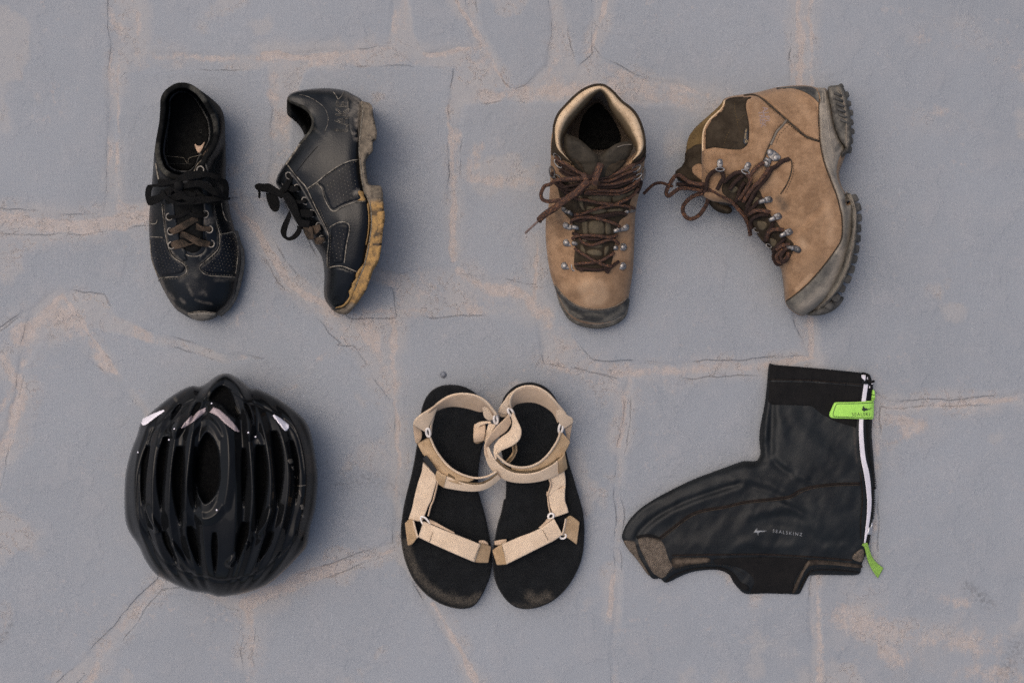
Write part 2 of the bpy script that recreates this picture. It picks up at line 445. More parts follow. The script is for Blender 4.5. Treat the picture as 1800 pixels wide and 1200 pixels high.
    h = mth('ADD', mth('MULTIPLY', fine, .35), mth('MULTIPLY', brush, .5)); h = mth('ADD', h, mth('MULTIPLY', grain, .12))
    h = mth('ADD', h, mth('MULTIPLY', wf, mth('MULTIPLY', noise(300, 5, .7), 1.1))); h = mth('SUBTRACT', h, mth('MULTIPLY', wf, .8)); h = mth('SUBTRACT', h, mth('MULTIPLY', ln, 1.5))
    fl = rng(noise(13, 8, .6), .50, .56)
    h = mth('SUBTRACT', h, mth('MULTIPLY', isl, .9)); h = mth('ADD', h, mth('MULTIPLY', mid, 1.2)); h = mth('ADD', h, mth('MULTIPLY', fl, .5))
    bp = N.new("ShaderNodeBump"); bp.inputs["Strength"].default_value = .8; bp.inputs["Distance"].default_value = .0008
    Lk(h, bp.inputs["Height"]); Lk(bp.outputs[0], b.inputs["Normal"])
    return m
GC1 = (.222, .238, .256, 1); GC2 = (.190, .205, .221, 1); GC3 = (.262, .262, .268, 1); GC4 = (.17, .175, .19, 1)
GRI = (.43, .365, .325, 1); GC5 = (.37, .37, .385, 1)
GW1 = (.375, .318, .282, 1); GW2 = (.325, .272, .238, 1); GDU = (.292, .277, .266, 1); GD = (.06, .058, .06, 1)
GM = ground_mat()
SLABS = [
 [(-300,-300),(190,-300),(192,60),(188,205),(184,372),(95,380),(60,368),(0,366),(-300,350)],
 [(250,-300),(684,-300),(690,40),(683,78),(640,86),(560,90),(470,94),(262,92),(246,60)],
 [(714,-300),(798,-300),(826,48),(830,78),(790,84),(746,92),(724,60)],
 [(812,-300),(970,-300),(968,60),(960,112),(925,152),(902,158),(888,150),(862,90),(842,52)],
 [(1000,-300),(1056,-300),(1040,98),(1012,120),(996,60)],
 [(1072,-300),(1388,-300),(1390,60),(1384,150),(1376,172),(1290,176),(1255,168),(1232,160),(1190,142),(1120,134),(1062,104),(1044,84)],
 [(1426,-300),(2200,-300),(2200,690),(1800,690),(1700,702),(1560,702),(1446,640),(1434,560),(1424,170)],
 [(222,128),(470,122),(476,200),(470,345),(398,350),(214,356),(202,340),(206,150)],
 [(540,119),(798,118),(788,200),(786,330),(788,465),(700,482),(560,440),(500,330),(512,200),(530,130)],
 [(812,186),(960,176),(1180,186),(1300,196),(1384,200),(1398,560),(1424,626),(1160,636),(1040,632),(985,560),(940,500),(870,490),(812,478),(808,330),(806,310)],
 [(-300,392),(60,412),(140,410),(250,400),(425,402),(452,440),(500,505),(540,540),(600,600),(560,640),(380,620),(210,560),(180,520),(100,505),(50,540),(-20,590),(-300,560)],
 [(440,352),(500,352),(560,455),(690,505),(696,560),(612,556),(560,510),(520,480),(466,404),(448,370)],
 [(50,640),(70,600),(98,606),(130,608),(188,662),(250,720),(300,860),(276,1016),(190,1110),(120,1180),(-300,1500),(-300,900),(0,860),(30,720)],
 [(205,650),(150,580),(225,590),(400,640),(585,605),(620,605),(694,720),(696,820),(690,955),(560,995),(500,1020),(430,1058),(330,1010),(300,860),(262,715)],
 [(706,560),(940,552),(955,640),(1080,660),(1104,668),(1086,790),(1078,1060),(1060,1500),(880,1500),(830,1180),(770,1075),(706,965),(704,840),(702,620)],
 [(1116,666),(1345,658),(1424,648),(1530,712),(1532,980),(1424,1010),(1426,1500),(1080,1500),(1092,1062),(1100,800)],
 [(1546,716),(1800,712),(2200,706),(2200,1500),(1446,1500),(1442,1010),(1546,985)],
 [(215,1130),(285,1035),(325,1030),(425,1076),(432,1500),(-100,1500),(120,1210)],
 [(446,1078),(570,1012),(690,972),(750,1060),(812,1180),(850,1500),(452,1500)],
 [(-300,590),(-30,610),(30,560),(52,545),(40,600),(28,700),(-6,800),(-300,840)],
]
WEAR = [ # traced bare patches: polyline, width px, strength
 ([(460,96),(520,100),(590,96)],7,1.15),([(250,95),(420,104),(690,90)],10,.62),([(745,95),(828,84)],6,.8),
 ([(800,0),(838,62),(860,96),(892,154)],4,.95),([(238,0),(240,60),(244,100)],10,.75),([(205,120),(206,345),(222,362)],6,.68),
 ([(190,90),(190,330)],4,.55),([(0,378),(60,398),(140,400),(250,380)],14,.95),([(410,360),(470,430),(510,500),(588,552)],7,1.0),
 ([(485,140),(482,240)],18,.55),([(430,100),(560,112)],18,.5),([(70,560),(110,520),(200,655)],5,.85),([(40,590),(80,555),(110,560)],30,.72),
 ([(0,620),(40,690),(20,760),(0,800)],16,.7),([(100,530),(190,650)],16,.55),([(640,570),(660,620),(692,680)],18,.8),([(690,560),(694,690)],8,.9),([(696,700),(702,800),(698,860)],6,.8),
 ([(790,190),(796,300),(798,460)],9,.72),([(810,480),(860,510),(930,520),(945,550)],14,.8),([(640,548),(800,548),(930,548)],7,.5),
 ([(850,170),(960,160),(1080,160),(1180,172),(1260,182)],22,.66),([(985,0),(975,100),(930,168)],14,.55),([(1062,0),(1040,90)],6,.75),
 ([(1404,0),(1408,150)],8,.85),([(1424,0),(1428,150)],8,.6),([(1112,138),(1250,165)],8,.7),([(840,260),(820,310),(900,320),(950,322)],16,.55),
 ([(942,420),(946,520)],5,.7),([(960,640),(1060,655),(1150,655),(1345,640)],12,.66),([(1345,643),(1430,632)],7,.95),([(1424,562),(1428,632)],5,1.0),
 ([(1036,650),(1096,690)],22,.6),([(1096,700),(1090,780)],5,.95),([(1076,1010),(1070,1080)],5,.9),([(960,540),(980,640)],14,.5),
 ([(1540,716),(1640,712),(1800,704)],8,.85),([(1545,730),(1620,740),(1560,780)],24,.66),([(1440,1010),(1442,1200)],10,.6),
 ([(1480,1090),(1600,1110),(1700,1130),(1800,1150)],44,.58),([(1560,1150),(1680,1180),(1800,1190)],30,.6),([(1600,60),(1700,90),(1780,120)],46,.45),([(1620,190),(1720,200)],26,.44),
 ([(436,1062),(520,1022),(600,996)],11,1.1),([(600,996),(690,968)],5,.8),([(440,1080),(446,1200)],14,.6),([(280,1022),(200,1120),(150,1200)],12,.62),
 ([(760,1062),(800,1120),(840,1200)],8,.72),([(520,680),(480,700)],5,.55),([(10,1070),(5,1130)],5,.6),([(0,720),(30,660)],12,.5),
 ([(200,20),(220,70)],16,.55),([(780,95),(850,160)],20,.5),([(960,300),(1000,560)],26,.42),([(600,600),(520,660)],8,.5),([(1500,1020),(1700,1060)],20,.44)]
def warp(P):
    return P+np.stack([fbm(P, 46, 4, 1)-.5, fbm(P, 46, 4, 2)-.5], 1)*14
def build_patio():
    st = 3.0; xs = np.arange(-240, 2041, st); ys = np.arange(-240, 1441, st)
    X, Y = np.meshgrid(xs, ys); P = np.stack([X.ravel(), Y.ravel()], 1); nx, ny = len(xs), len(ys)
    Q = warp(P); best = np.full(len(P), -60.); idx = np.full(len(P), -1)
    for i, L in enumerate(SLABS):
        L = np.array(L, float); lo, hi = L.min(0)-62, L.max(0)+62
        m = (Q[:, 0] > lo[0]) & (Q[:, 0] < hi[0]) & (Q[:, 1] > lo[1]) & (Q[:, 1] < hi[1])
        q = Q[m]; sd = dist(q, L)*np.where(inside(q, L), 1, -1)
        k = np.where(m)[0]; u = sd > best[k]; best[k[u]] = sd[u]; idx[k[u & (sd > 0)]] = i
    z = -.0009-.0009*sstep(5, -4, best)*sstep(.25, .6, fbm(P, 120, 3, 31))+(fbm(P, 90, 4, 3)-.5)*.0012*sstep(-20, 12, best)
    z = z+(fbm(P, 14, 4, 4)-.5)*.0007*sstep(6, -8, best)+.0003*np.exp(-((best-4)/5)**2)*sstep(.4, .6, fbm(P, 70, 3, 33))
    sl = np.array([(fbm(np.array([[i*77., i*31.]]), 5, 2)[0]-.5) for i in range(len(SLABS))]+[0])
    z = z+sl[idx]*.0006*sstep(0, 6, best)
    z = np.minimum(z, -.0002)
    PWp = P+np.stack([fbm(P, 34, 4, 41)-.5, fbm(P, 34, 4, 42)-.5], 1)*17; tex = .35+1.15*fbm(P, 60, 4, 43)
    wr = strokes(PWp, [(l, w_*1.15, s_) for l, w_, s_ in WEAR])*tex; du = strokes(PWp, [(l, w_*2.2+14, s_) for l, w_, s_ in WEAR])*(.3+1.2*fbm(P, 90, 5, 44)); du = np.maximum(du, .85*sstep(12, -8, best)*fbm(P, 50, 4, 45)*1.6); du = np.maximum(du, sstep(.60, .74, fbm(P, 130, 5, 47))*.75)
    wr = np.maximum(wr, .5*sstep(8, -5, best)*(.2+1.2*fbm(P, 60, 4, 6)))
    gr = strokes(P, [([(0,1130),(18,1100)],5,1),([(600,850),(660,840),(700,860)],18,.55),([(1700,1030),(1740,1060)],12,.8),([(1790,1130),(1770,1180)],16,.8),([(500,500),(690,470)],30,.3)])
    V = np.stack([(P[:, 0]-900)*S, (600-P[:, 1])*S, z], 1)
    base = thing  # keep name local
    # faces: id of their first corner
    I, J = np.meshgrid(np.arange(nx-1), np.arange(ny-1)); a = (J*nx+I).ravel()
    Fq = np.stack([a, a+nx, a+nx+1, a+1], 1); fid = idx[a]
    def part(name, sel, parent=None):
        f = Fq[sel]; u, inv = np.unique(f.ravel(), return_inverse=True)
        me = bpy.data.meshes.new(name); me.vertices.add(len(u)); me.vertices.foreach_set('co', V[u].astype(np.float32).ravel())
        me.loops.add(len(inv)); me.loops.foreach_set('vertex_index', inv.astype(np.int32))
        me.polygons.add(len(f)); me.polygons.foreach_set('loop_start', np.arange(0, 4*len(f), 4, dtype=np.int32)); me.polygons.foreach_set('loop_total', np.full(len(f), 4, np.int32))
        me.polygons.foreach_set('use_smooth', [True]*len(f))
        for n, arr in (('edge', best), ('wear', wr), ('grime', gr), ('dust', du)):
            t = me.attributes.new(n, 'FLOAT', 'POINT'); t.data.foreach_set('value', arr[u].astype(np.float32))
        me.update(calc_edges=True); me.validate(); me.materials.append(GM)
        o = bpy.data.objects.new(name, me); COL.objects.link(o)
        if parent: o.parent = parent
        return o
    pv = part('patio', fid < 0); pv['kind'] = 'structure'
    for i in range(len(SLABS)):
        if (fid == i).any(): part('paving_stone', fid == i, pv)
build_patio()
# the patio goes on beyond the picture as one sheet
me = bpy.data.meshes.new('ground'); g = 9
me.from_pydata([(x, y, -.005) for x, y in ((-g,-g),(g,-g),(g,g),(-g,g))], [], [(0,1,2,3)]); me.materials.append(GM)
at_ = me.attributes.new('edge', 'FLOAT', 'POINT'); at_.data.foreach_set('value', [60.]*4)
gnd = bpy.data.objects.new('ground', me); COL.objects.link(gnd); gnd['kind'] = 'structure'
# ================================================================ MATERIALS OF THE THINGS
DUST = (.30, .25, .20, 1)
M_leather = mat('black_leather', (.0018,.0022,.0028,1), (.0045,.0054,.0062,1), 22, .30, .5, 600, dirt_shade=(.20,.175,.145,1), spec=.27, rvar=.1, ddet=260, big=.3)
M_perf = mat('perforated_black_leather', (.0025,.003,.0042,1), (.005,.006,.0085,1), 70, .42, .3, 900, dirt_shade=(.20,.18,.15,1), spec=.18, ddet=260)
M_lining = mat('black_lining', (.0035,.0035,.0035,1), (.008,.008,.0075,1), 120, .95, .5, 1500, dirt_shade=(.09,.085,.07,1), spec=.1)
M_piping = mat('worn_piping', (.020,.018,.015,1), (.27,.235,.185,1), 150, .7, .4, 900, spec=.3)
M_darkpiping = mat('dark_piping', (.018,.019,.018,1), (.05,.048,.04,1), 190, .7, .4, 900, spec=.3)
M_scuff = mat('pale_scuff', (.05,.045,.037,1), (.20,.175,.135,1), 260, .8, .2, 900, spec=.2)
M_eyelet = mat('worn_eyelet', (.07,.062,.052,1), (.28,.245,.20,1), 200, .5, .2, 900, spec=.5)
M_lace = mat('black_lace', (.0035,.0035,.0035,1), (.0085,.008,.0075,1), 130, .9, .8, 500, spec=.15, weave=('UV', 900, 300, 1.0))
M_lace_brown = mat('sun_faded_lace', (.030,.024,.018,1), (.115,.08,.055,1), 60, .9, .8, 500, spec=.15, weave=('UV', 900, 300, 1.0))
M_sole = mat('muddy_sole', (.085,.07,.052,1), (.185,.15,.11,1), 75, .85, .9, 300, tone=((.33,.195,.07,1),(.20,.125,.055,1)), dirt_shade=(.035,.03,.026,1), ddet=150, spec=.2, bdist=.0012)
M_mud = mat('dried_ochre_mud', (.32,.195,.075,1), (.21,.135,.06,1), 130, .95, 1, 300, spec=.1, dirt_shade=(.03,.027,.022,1), ddet=200, bdist=.0012)
M_insole_mark = mat('insole_mark', (.52,.36,.25,1), (.40,.28,.2,1), 200, .8)
M_rubber = mat('dusty_black_rubber', (.022,.022,.021,1), (.04,.038,.034,1), 60, .62, .4, 500, dirt_shade=(.30,.265,.215,1), ddet=130, spec=.4)
def dots(rel, pts, r, mat, parent, name='perforation', off=1.2):
    V, F, U = merge([dome(p[0], p[1], z, r, .0002, 6, 1) for p, z in zip(pts, rel.z(np.array(pts))+off/1000)])
    return obj(name, V, F, mat, parent, kind='stuff')
def grid_in(L, pitch, ang=0, margin=4, jit=.3):
    L = np.array(L, float); c = L.mean(0); g = []
    for i in range(-40, 41):
        for j in range(-40, 41):
            x, y = (i+.5*(j % 2))*pitch, j*pitch*.87; a = R_(ang)
            g.append((c[0]+x*math.cos(a)-y*math.sin(a)+random.uniform(-jit, jit), c[1]+x*math.sin(a)+y*math.cos(a)+random.uniform(-jit, jit)))
    g = np.array(g); m = inside(g, L); g = g[m]; return g[dist(g, L) > margin] if len(g) else g

# ================================================================ UPRIGHT BLACK SHOE
A = thing('cycling_shoe', 'black laced leather shoe standing upright, its dark opening towards the top', 'shoe', 342, 350, 'pair of black cycling shoes')
oA = loopc([(305,148.3),(290.5,159.3),(282.5,172),(281.5,190.5),(279.5,218),(274,247),(270,280),(268,312),(265,340),(263,366),(262,392),(262.5,418),(265,446),(271,470),(279,492),(292,518),(308,542),(325,554),(339,561),(355,564),(370,562),(384,554),(400,539),(412,520),(418,492),(422.5,468),(423,440),(414,408),(406,380),(401,350),(397,320),(397,280),(396,240),(395,212.5),(389.5,192),(376.7,177.7),(358,163),(343.7,153.8),(331,147.6),(318,147.2)], 4, 4)
opA = resample(cr([(307,153),(293,163),(287,176),(287,192),(284,218),(279,247),(277,268),(281,285),(289,301),(310,312),(335,312),(352,298),(362,276),(371,264),(378,250),(380,232),(377,209),(369,192),(358,174),(347,161),(332,152),(318,150)], 5, True), 3.2, closed=True)
inA = inset(opA, 8)
rimA = RBF([(318,150,.088),(287,176,.082),(284,218,.066),(278,260,.064),(290,300,.078),(335,312,.088),(362,276,.078),(380,232,.060),(377,205,.064),(350,163,.082)])
def exA(P, z, d):
    m = inside(P, opA); di = dist(P, opA)
    zr = rimA(P); near = sstep(16, 0, di)
    zz_ = z*(1-near)+zr*near
    zin = np.maximum(zr-(zr-.024)*sstep(0, 9, di), .022)
    return np.where(m, zin, zz_)
rA = Relief(oA, [(318,148,84),(283,175,78),(280,215,62),(270,280,50),(263,366,34),(265,446,22),(308,542,20),(355,564,17),(400,538,20),(423,450,20),(406,380,26),(397,300,34),(396,240,42),(389,192,52),(350,158,78)],
            [(320,200,80),(330,290,80),(332,320,88),(335,350,86),(338,400,74),(342,450,62),(346,490,55),(350,520,48),(352,545,40),(290,320,72),(385,320,62),(285,400,60),(395,410,56),(290,470,46),(405,470,42),(390,250,52)], 42, 2.0, exA)
DIRTA = [(q2(220,790, 300,800),6,.0),(q2(450,800, 475,860, 490,890),5,.6),(q2(560,880, 590,860, 610,890),6,.55),(q2(290,880, 330,930),5,.6),(q2(390,930, 420,960),5,.7),(q2(520,935,560,950,660,970),4,.6),(q2(210,755, 260,880, 340,1000, 450,1060),5,.75),(q2(860,900, 800,990, 720,1060),5,.85),(q2(470,790, 600,800),16,.36),(q2(120,520, 150,650, 190,740),4,.9),(q2(400,600,440,700,390,760),9,.5),(q2(700,760,860,750),8,.5),(q2(560,230,700,330),14,.5),(q2(560,640,640,600),10,.5)]
body('upper', rA, M_leather, A, 3.4, (inA,), ((.55, 1.5), (.2, 2.5), (0., 7)), DIRTA)
# worn rubber sole edge showing along the outer side of the foot
sA = resample(np.array(q2(855,330, 880,420, 912,500, 918,600, 905,700, 882,800, 850,905, 800,985, 720,1058)), 3)
V, F, U = sweep(path3(np.c_[sA+[1.5,1.0], np.full(len(sA), .014)]), .0042, 1, 8)
obj('sole_edge', V, F, M_rubber, A, {'dirt_shade': np.full(len(V), .55)}, U)
patch('insole', inset(inA, 5), rA, M_lining, A, 1, 2, 0, 5, zf=lambda P: np.full(len(P), .0245), raw=True)
LOG = q1(594,612, 616,664, 634,684, 652,690, 674,684, 692,662, 718,620, 708,672, 690,716, 664,758, 640,760, 622,722, 606,672)
patch('insole_mark', LOG, rA, M_insole_mark, A, .3, .3, .2, 1.6, zf=lambda P: np.full(len(P), .0262), raw=True, step=1.5)
class Flat:
    def __init__(s, z): s.h = z
    def z(s, P): return np.full(len(P), s.h)
seam(Flat(.0265), [q1(325,788, 420,795, 505,806, 530,840, 545,858, 560,808, 620,790, 690,775)], .0004, M_scuff, A, 'insole_seam')
seam(Flat(.0265), [q1(330,866, 460,862, 600,868)], .0003, M_darkpiping, A, 'insole_seam')
seam(Flat(.0265), [q1(655,548, 668,535, 682,545, 675,565, 660,560)], .0003, M_darkpiping, A, 'insole_seam')
seam(Flat(.0265), [q1(345,780, 350,600, 365,400)], .0003, M_darkpiping, A, 'insole_seam')
# padded collar roll round the opening
cl = np.vstack([opA[0:], opA[:1]]); k0 = int(len(opA)*.0)
C = path3(np.c_[opA, rimA(opA)-.0006]); V, F, U = sweep(C, .0034, .8, 10, True)
dc = np.zeros(len(V)); ang = np.repeat(np.arange(len(opA)), 10)
pxy = opA[ang]; dc = strokes(pxy, [(q1(590,140, 660,190, 700,240),7,.95),(q1(780,400, 800,460, 800,560),5,.95),(q1(240,680, 290,850, 350,960),7,.8),(q1(330,170,300,240),8,.5)])
obj('collar', V, F, M_lining, A, {'dirt_shade': dc}, U)
# tongue and eyestays
patch('tongue', q2(300,-60, 560,-70, 600,60, 590,260, 590,420, 560,500, 490,530, 420,490, 380,420, 340,200), rA, M_lining, A, 2.5, 8, .6, 4)
patch('toe_bumper', q2(448,1060, 500,1046, 570,1040, 640,1043, 705,1056, 640,1106, 572,1122, 500,1104), rA, M_rubber, A, 2.2, 4, .6, 3, dirt_shade=lambda P: np.full(len(P), .75))
ESL = q2(235,40, 290,-60, 330,60, 350,200, 375,330, 390,430, 440,500, 440,560, 450,590, 400,600, 330,555, 290,480, 262,400, 245,250)
ESR = q2(560,-90, 660,-80, 690,130, 720,330, 720,470, 640,560, 560,620, 540,560, 590,500, 600,440, 590,320, 580,100)
patch('eyestay', ESL, rA, M_leather, A, 1.4, 4, .5, 4, dirt_shade=[(q2(230,90, 245,250, 262,400, 300,500, 400,600),3,.8)])
patch('eyestay', ESR, rA, M_leather, A, 1.4, 4, .5, 4, dirt_shade=[(q2(690,130, 720,330, 715,470, 560,620),3,.8),(q2(560,240,640,240),14,.65)])
PL = q2(122,402, 250,392, 278,480, 315,545, 410,620, 428,662, 380,706, 205,716, 152,610, 128,500)
PR = q2(732,372, 862,358, 888,480, 880,600, 866,702, 640,702, 580,680, 562,648, 640,585, 725,490)
for PP in (PL, PR):
    patch('perforated_panel', PP, rA, M_perf, A, .9, 3, .3, 4)
    g = grid_in(PP, 6.0, 12, 3.5, .5); dots(rA, g[::1], .00045, M_scuff, A, off=1.15)
SA = [q2(222,90, 240,250, 262,400, 310,545, 410,618, 442,660, 430,705, 380,730, 300,735, 205,742),
      q2(668,110, 700,250, 728,350, 722,480, 620,585, 555,645, 580,695, 640,722, 760,730, 872,738),
      q2(732,362, 790,352, 862,350, 890,480, 885,600, 870,705), q2(120,382, 180,384, 232,388),
      q2(118,402, 130,560, 160,660, 192,740), q2(108,250, 140,270, 172,262, 182,235), q2(745,85, 768,190, 800,245, 850,243),
      q2(396,488, 432,535, 480,552, 545,550, 590,520), q2(205,745, 190,770), q2(455,1052, 570,1036, 705,1052)]
for s_ in SA: seam(rA, [s_], .00062, M_piping, A, 'seam', .9)
stitches(rA, [q2(236,100, 254,250, 276,400, 322,540, 420,612, 455,660, 440,715, 380,744, 220,756), q2(682,110, 714,250, 742,352, 735,486, 632,590, 572,646, 592,684, 650,708, 760,716, 860,722),
              q2(746,374, 850,364, 876,480, 872,600, 856,694)], M_scuff, A, 3, 2, .0003, 1.0)
EYA = q2(290,205, 302,332, 308,456, 603,182, 640,316, 655,442)
for e in EYA+q15(962,160):
    V, F, U = ring(e[0], e[1], float(rA.z(np.array([e]))[0])+.0022, .0042, .0044, .0008); obj('eyelet', V, F, M_eyelet, A, uv=U)
    V, F, U = dome(e[0], e[1], float(rA.z(np.array([e]))[0])+.0014, .0036, .0005, 12, 2); obj('eyelet_hole', V, F, M_lining, A, uv=U)
def band(name, Aq, Bq, rel, dz, m, par, th=1.3, dz2=None, lab=None):
    dz2 = dz if dz2 is None else dz2
    def hh(P, z):
        P = np.array(P, float); z = np.interp(np.linspace(0, 1, len(P)), np.linspace(0, 1, len(z)), z) if isinstance(z, (list, tuple)) else np.full(len(P), z)
        return [(p[0], p[1], h*1000+q) for p, h, q in zip(P, rel.z(P), z)]
    return ribbon(name, hh(Aq, dz), hh(Bq, dz2), m, par, th, label=lab)
band('lace', q2(285,318, 340,290, 420,245, 530,190), q2(312,368, 370,345, 450,300, 545,240), rA, [1.5,6,7,3], M_lace_brown, A)
band('lace', q2(300,425, 400,405, 480,440, 560,380), q2(318,495, 400,480, 470,455, 560,420), rA, [1.5,4,5,4], M_lace_brown, A, lab='dark olive lace')
band('lace', q2(525,258, 560,280, 600,292, 650,290), q2(520,320, 560,330, 600,332, 655,335), rA, [3,4,4,1.5], M_lace_brown, A)
band('lace', q2(395,325, 450,350, 560,400, 655,425), q2(385,385, 440,400, 540,460, 640,472), rA, [4,6.5,6,1.5], M_lace_brown, A)
band('lace', q2(290,190, 350,190, 420,160, 470,135), q2(295,225, 360,222, 430,195, 480,168), rA, [1.5,4,5,4], M_lace, A)
band('lace', q2(450,150, 520,180, 570,180, 615,165), q2(440,185, 515,215, 575,215, 625,205), rA, [4,5,4,1.5], M_lace, A)
class Off:      # bow height: rides above the instep, falling beyond its sides
    def z(s, P):
        P = np.asarray(P, float); return np.interp(P[:, 0], [250,270,300,340,380,402], [.066,.080,.092,.095,.088,.070])
OB = Off()
band('bow_loop', q15(168,385, 300,372, 450,340, 600,315, 700,330), q15(240,420, 360,410, 470,390, 600,372, 700,380), OB, [2,4,5,5,4], M_lace, A)
band('bow_loop', q15(170,388, 142,440, 132,540, 150,640, 172,690), q15(245,420, 225,470, 215,560, 225,640, 250,686), OB, [0,-4,-8,-5,0], M_lace, A, 1.6)
band('bow_loop', q15(172,690, 260,682, 360,640, 460,560, 560,470), q15(215,560, 290,540, 370,500, 440,440, 560,410), OB, [-2,-3,-3,0,2], M_lace, A)
band('bow_loop', q15(585,300, 680,225, 800,188, 950,172, 1110,200, 1260,262, 1350,330), q15(610,372, 690,335, 800,315, 950,285, 1080,270, 1200,310, 1270,380), OB, [4,6,8,8,6,3,0], M_lace, A, 1.6)
band('bow_loop', q15(1335,290, 1378,350, 1392,440, 1388,540, 1370,590), q15(1255,330, 1290,390, 1300,450, 1300,520, 1300,570), OB, [3,1,0,-2,-4], M_lace, A, 1.6)
band('bow_loop', q15(700,395, 800,335, 930,315, 1050,350, 1150,420, 1250,470, 1370,545), q15(730,445, 830,425, 940,420, 1040,470, 1120,520, 1220,560, 1350,600), OB, [2,5,6,6,4,2,-2], M_lace, A, 1.5)
band('lace_end', q15(365,470, 400,560, 480,640, 600,690, 740,680, 880,640), q15(420,470, 450,540, 530,600, 620,640, 730,650, 860,600), OB, [2,3,3,2,2,1], M_lace, A, 1.4)
band('lace_end', q15(780,620, 900,560, 1050,560, 1200,570, 1410,578), q15(800,690, 920,680, 1050,660, 1200,640, 1400,612), OB, [1,0,-1,-2,-4], M_lace, A, 1.4)
band('lace_end', q15(450,600, 600,500, 760,470, 900,520), q15(480,680, 620,620, 760,600, 880,590), OB, [-2,0,0,-1], M_lace, A, 1.4)
band('lace_end', q15(560,330, 620,400, 700,480, 800,560, 930,590), q15(520,420, 580,500, 660,580, 780,640, 900,640), OB, [1,2,2,1,0], M_lace, A, 1.4)
band('lace_end', q15(330,300, 420,300, 520,320, 640,360), q15(330,420, 420,420, 520,410, 640,420), OB, [-4,-2,0,2], M_lace, A, 1.4)
band('lace_end', q15(900,440, 1000,520, 1150,600, 1250,640), q15(840,520, 920,600, 1050,650, 1200,690), OB, [-2,-3,-4,-6], M_lace, A, 1.4)
V, F, U = dome(*q15(640,400)[0], .097, .006, .006); obj('knot', V, F, M_lace, A, uv=U)
seam(rA, [q15(310,20, 350,80, 400,170, 470,250), q15(290,60, 310,180, 340,330)], .0012, M_piping, A, 'binding', .8)
seam(rA, [q15(870,180, 920,80, 1000,10, 1030,60, 1070,180)], .0012, M_piping, A, 'binding', .8)

# ================================================================ BLACK SHOE LYING ON ITS SIDE
B = thing('cycling_shoe', 'black laced leather shoe lying on its side with its ochre muddy sole facing right', 'shoe', 585, 350, 'pair of black cycling shoes')
upB = loopc(q3(370,165, 400,140, 470,118, 600,100, 750,94, 900,115, 1000,165, 1065,210, 1080,300, 1070,450, 1060,600, 1058,750, 1085,950, 1110,1090)+q4(1090,20, 1125,140, 1130,280, 1100,450, 1070,620, 1020,740, 985,860, 920,980, 860,1045, 775,1070, 745,1040, 700,980, 684,900, 690,760, 676,620, 645,540, 600,470, 560,400, 520,330, 470,230, 440,160, 400,80, 380,20)+q3(265,1010, 262,950, 290,890, 340,812, 420,700, 515,565, 535,520, 600,480, 605,400, 590,340, 540,280, 460,235, 385,205), 4, 3)
RMB = q3(372,172, 385,205, 460,238, 540,282, 590,342, 608,405, 590,482, 535,560, 480,620)
eB = [(513,166,58),(570,158,36),(605,161,36),(634,178,62),(634,230,66),(634,300,66),(648,360,62),(650,420,60),(640,470,54),(612,528,40),(590,545,26),(573,515,20),(571,470,26),(560,440,30),(530,395,34),(500,340,40),(488,315,44),(505,290,52),(535,245,58),(553,215,62),(535,190,62)]
tB = [(530,175,62),(570,175,56),(600,185,62),(580,230,74),(560,270,76),(530,300,70),(600,300,80),(560,340,74),(620,350,76),(600,390,78),(580,420,66),(620,430,72),(600,460,64),(600,500,52),(590,530,38),(520,330,60),(545,380,60),(620,240,76)]
rB = Relief(upB, eB, tB, 26, 2.0)
DB = [(q3(1000,180, 1040,220, 1050,330, 1030,450, 1020,560),8,.9),(q3(930,130, 960,260, 940,330),12,.62),(q3(610,470, 740,580),6,.45),(q3(640,650, 450,870),2,.4),(q4(870,1010, 930,900, 985,800, 1010,720),7,.0)]
body('upper', rB, M_leather, B, 4, (), ((.6, -2), (.25, 3), (0., 12)), DB)
# far wall of the ankle opening seen inside
lnB = loopc(q3(372,165, 352,190, 350,240, 350,300, 362,345, 410,385, 470,440, 510,510, 525,565, 548,560, 590,480, 606,405, 590,340, 540,280, 460,235, 395,200), 4, 3)
rBl = Relief(lnB, [(507,171,40),(505,200,26),(506,203,24),(526,221,24),(535,242,30),(548,228,46),(551,212,48),(535,190,46)], [(515,190,34),(530,210,32),(540,225,36)], 14)
body('collar_lining', rBl, M_lining, B, 4, (), ((.4, 0), (0., 4)), [(q3(352,190, 352,300, 410,385, 510,510),3,.5)])
C = path3(on(rB, resample(cr(RMB, 5), 3), -2)); V, F, U = sweep(C, .0026, .9, 8); pb = resample(cr(RMB, 5), 3)
obj('collar_binding', V, F, M_lining, B, {'dirt_shade': np.repeat(strokes(pb, [(RMB, 9, .8)])*(.5+.8*fbm(pb, 12, 2, 3)), 8)}, U)
V, F, U = sweep(path3(on(rB, resample(cr(q3(535,560, 480,620, 420,705, 345,815), 5), 3), -1)), .0016, .9, 8)
obj('collar_binding', V, F, M_piping, B, uv=U)
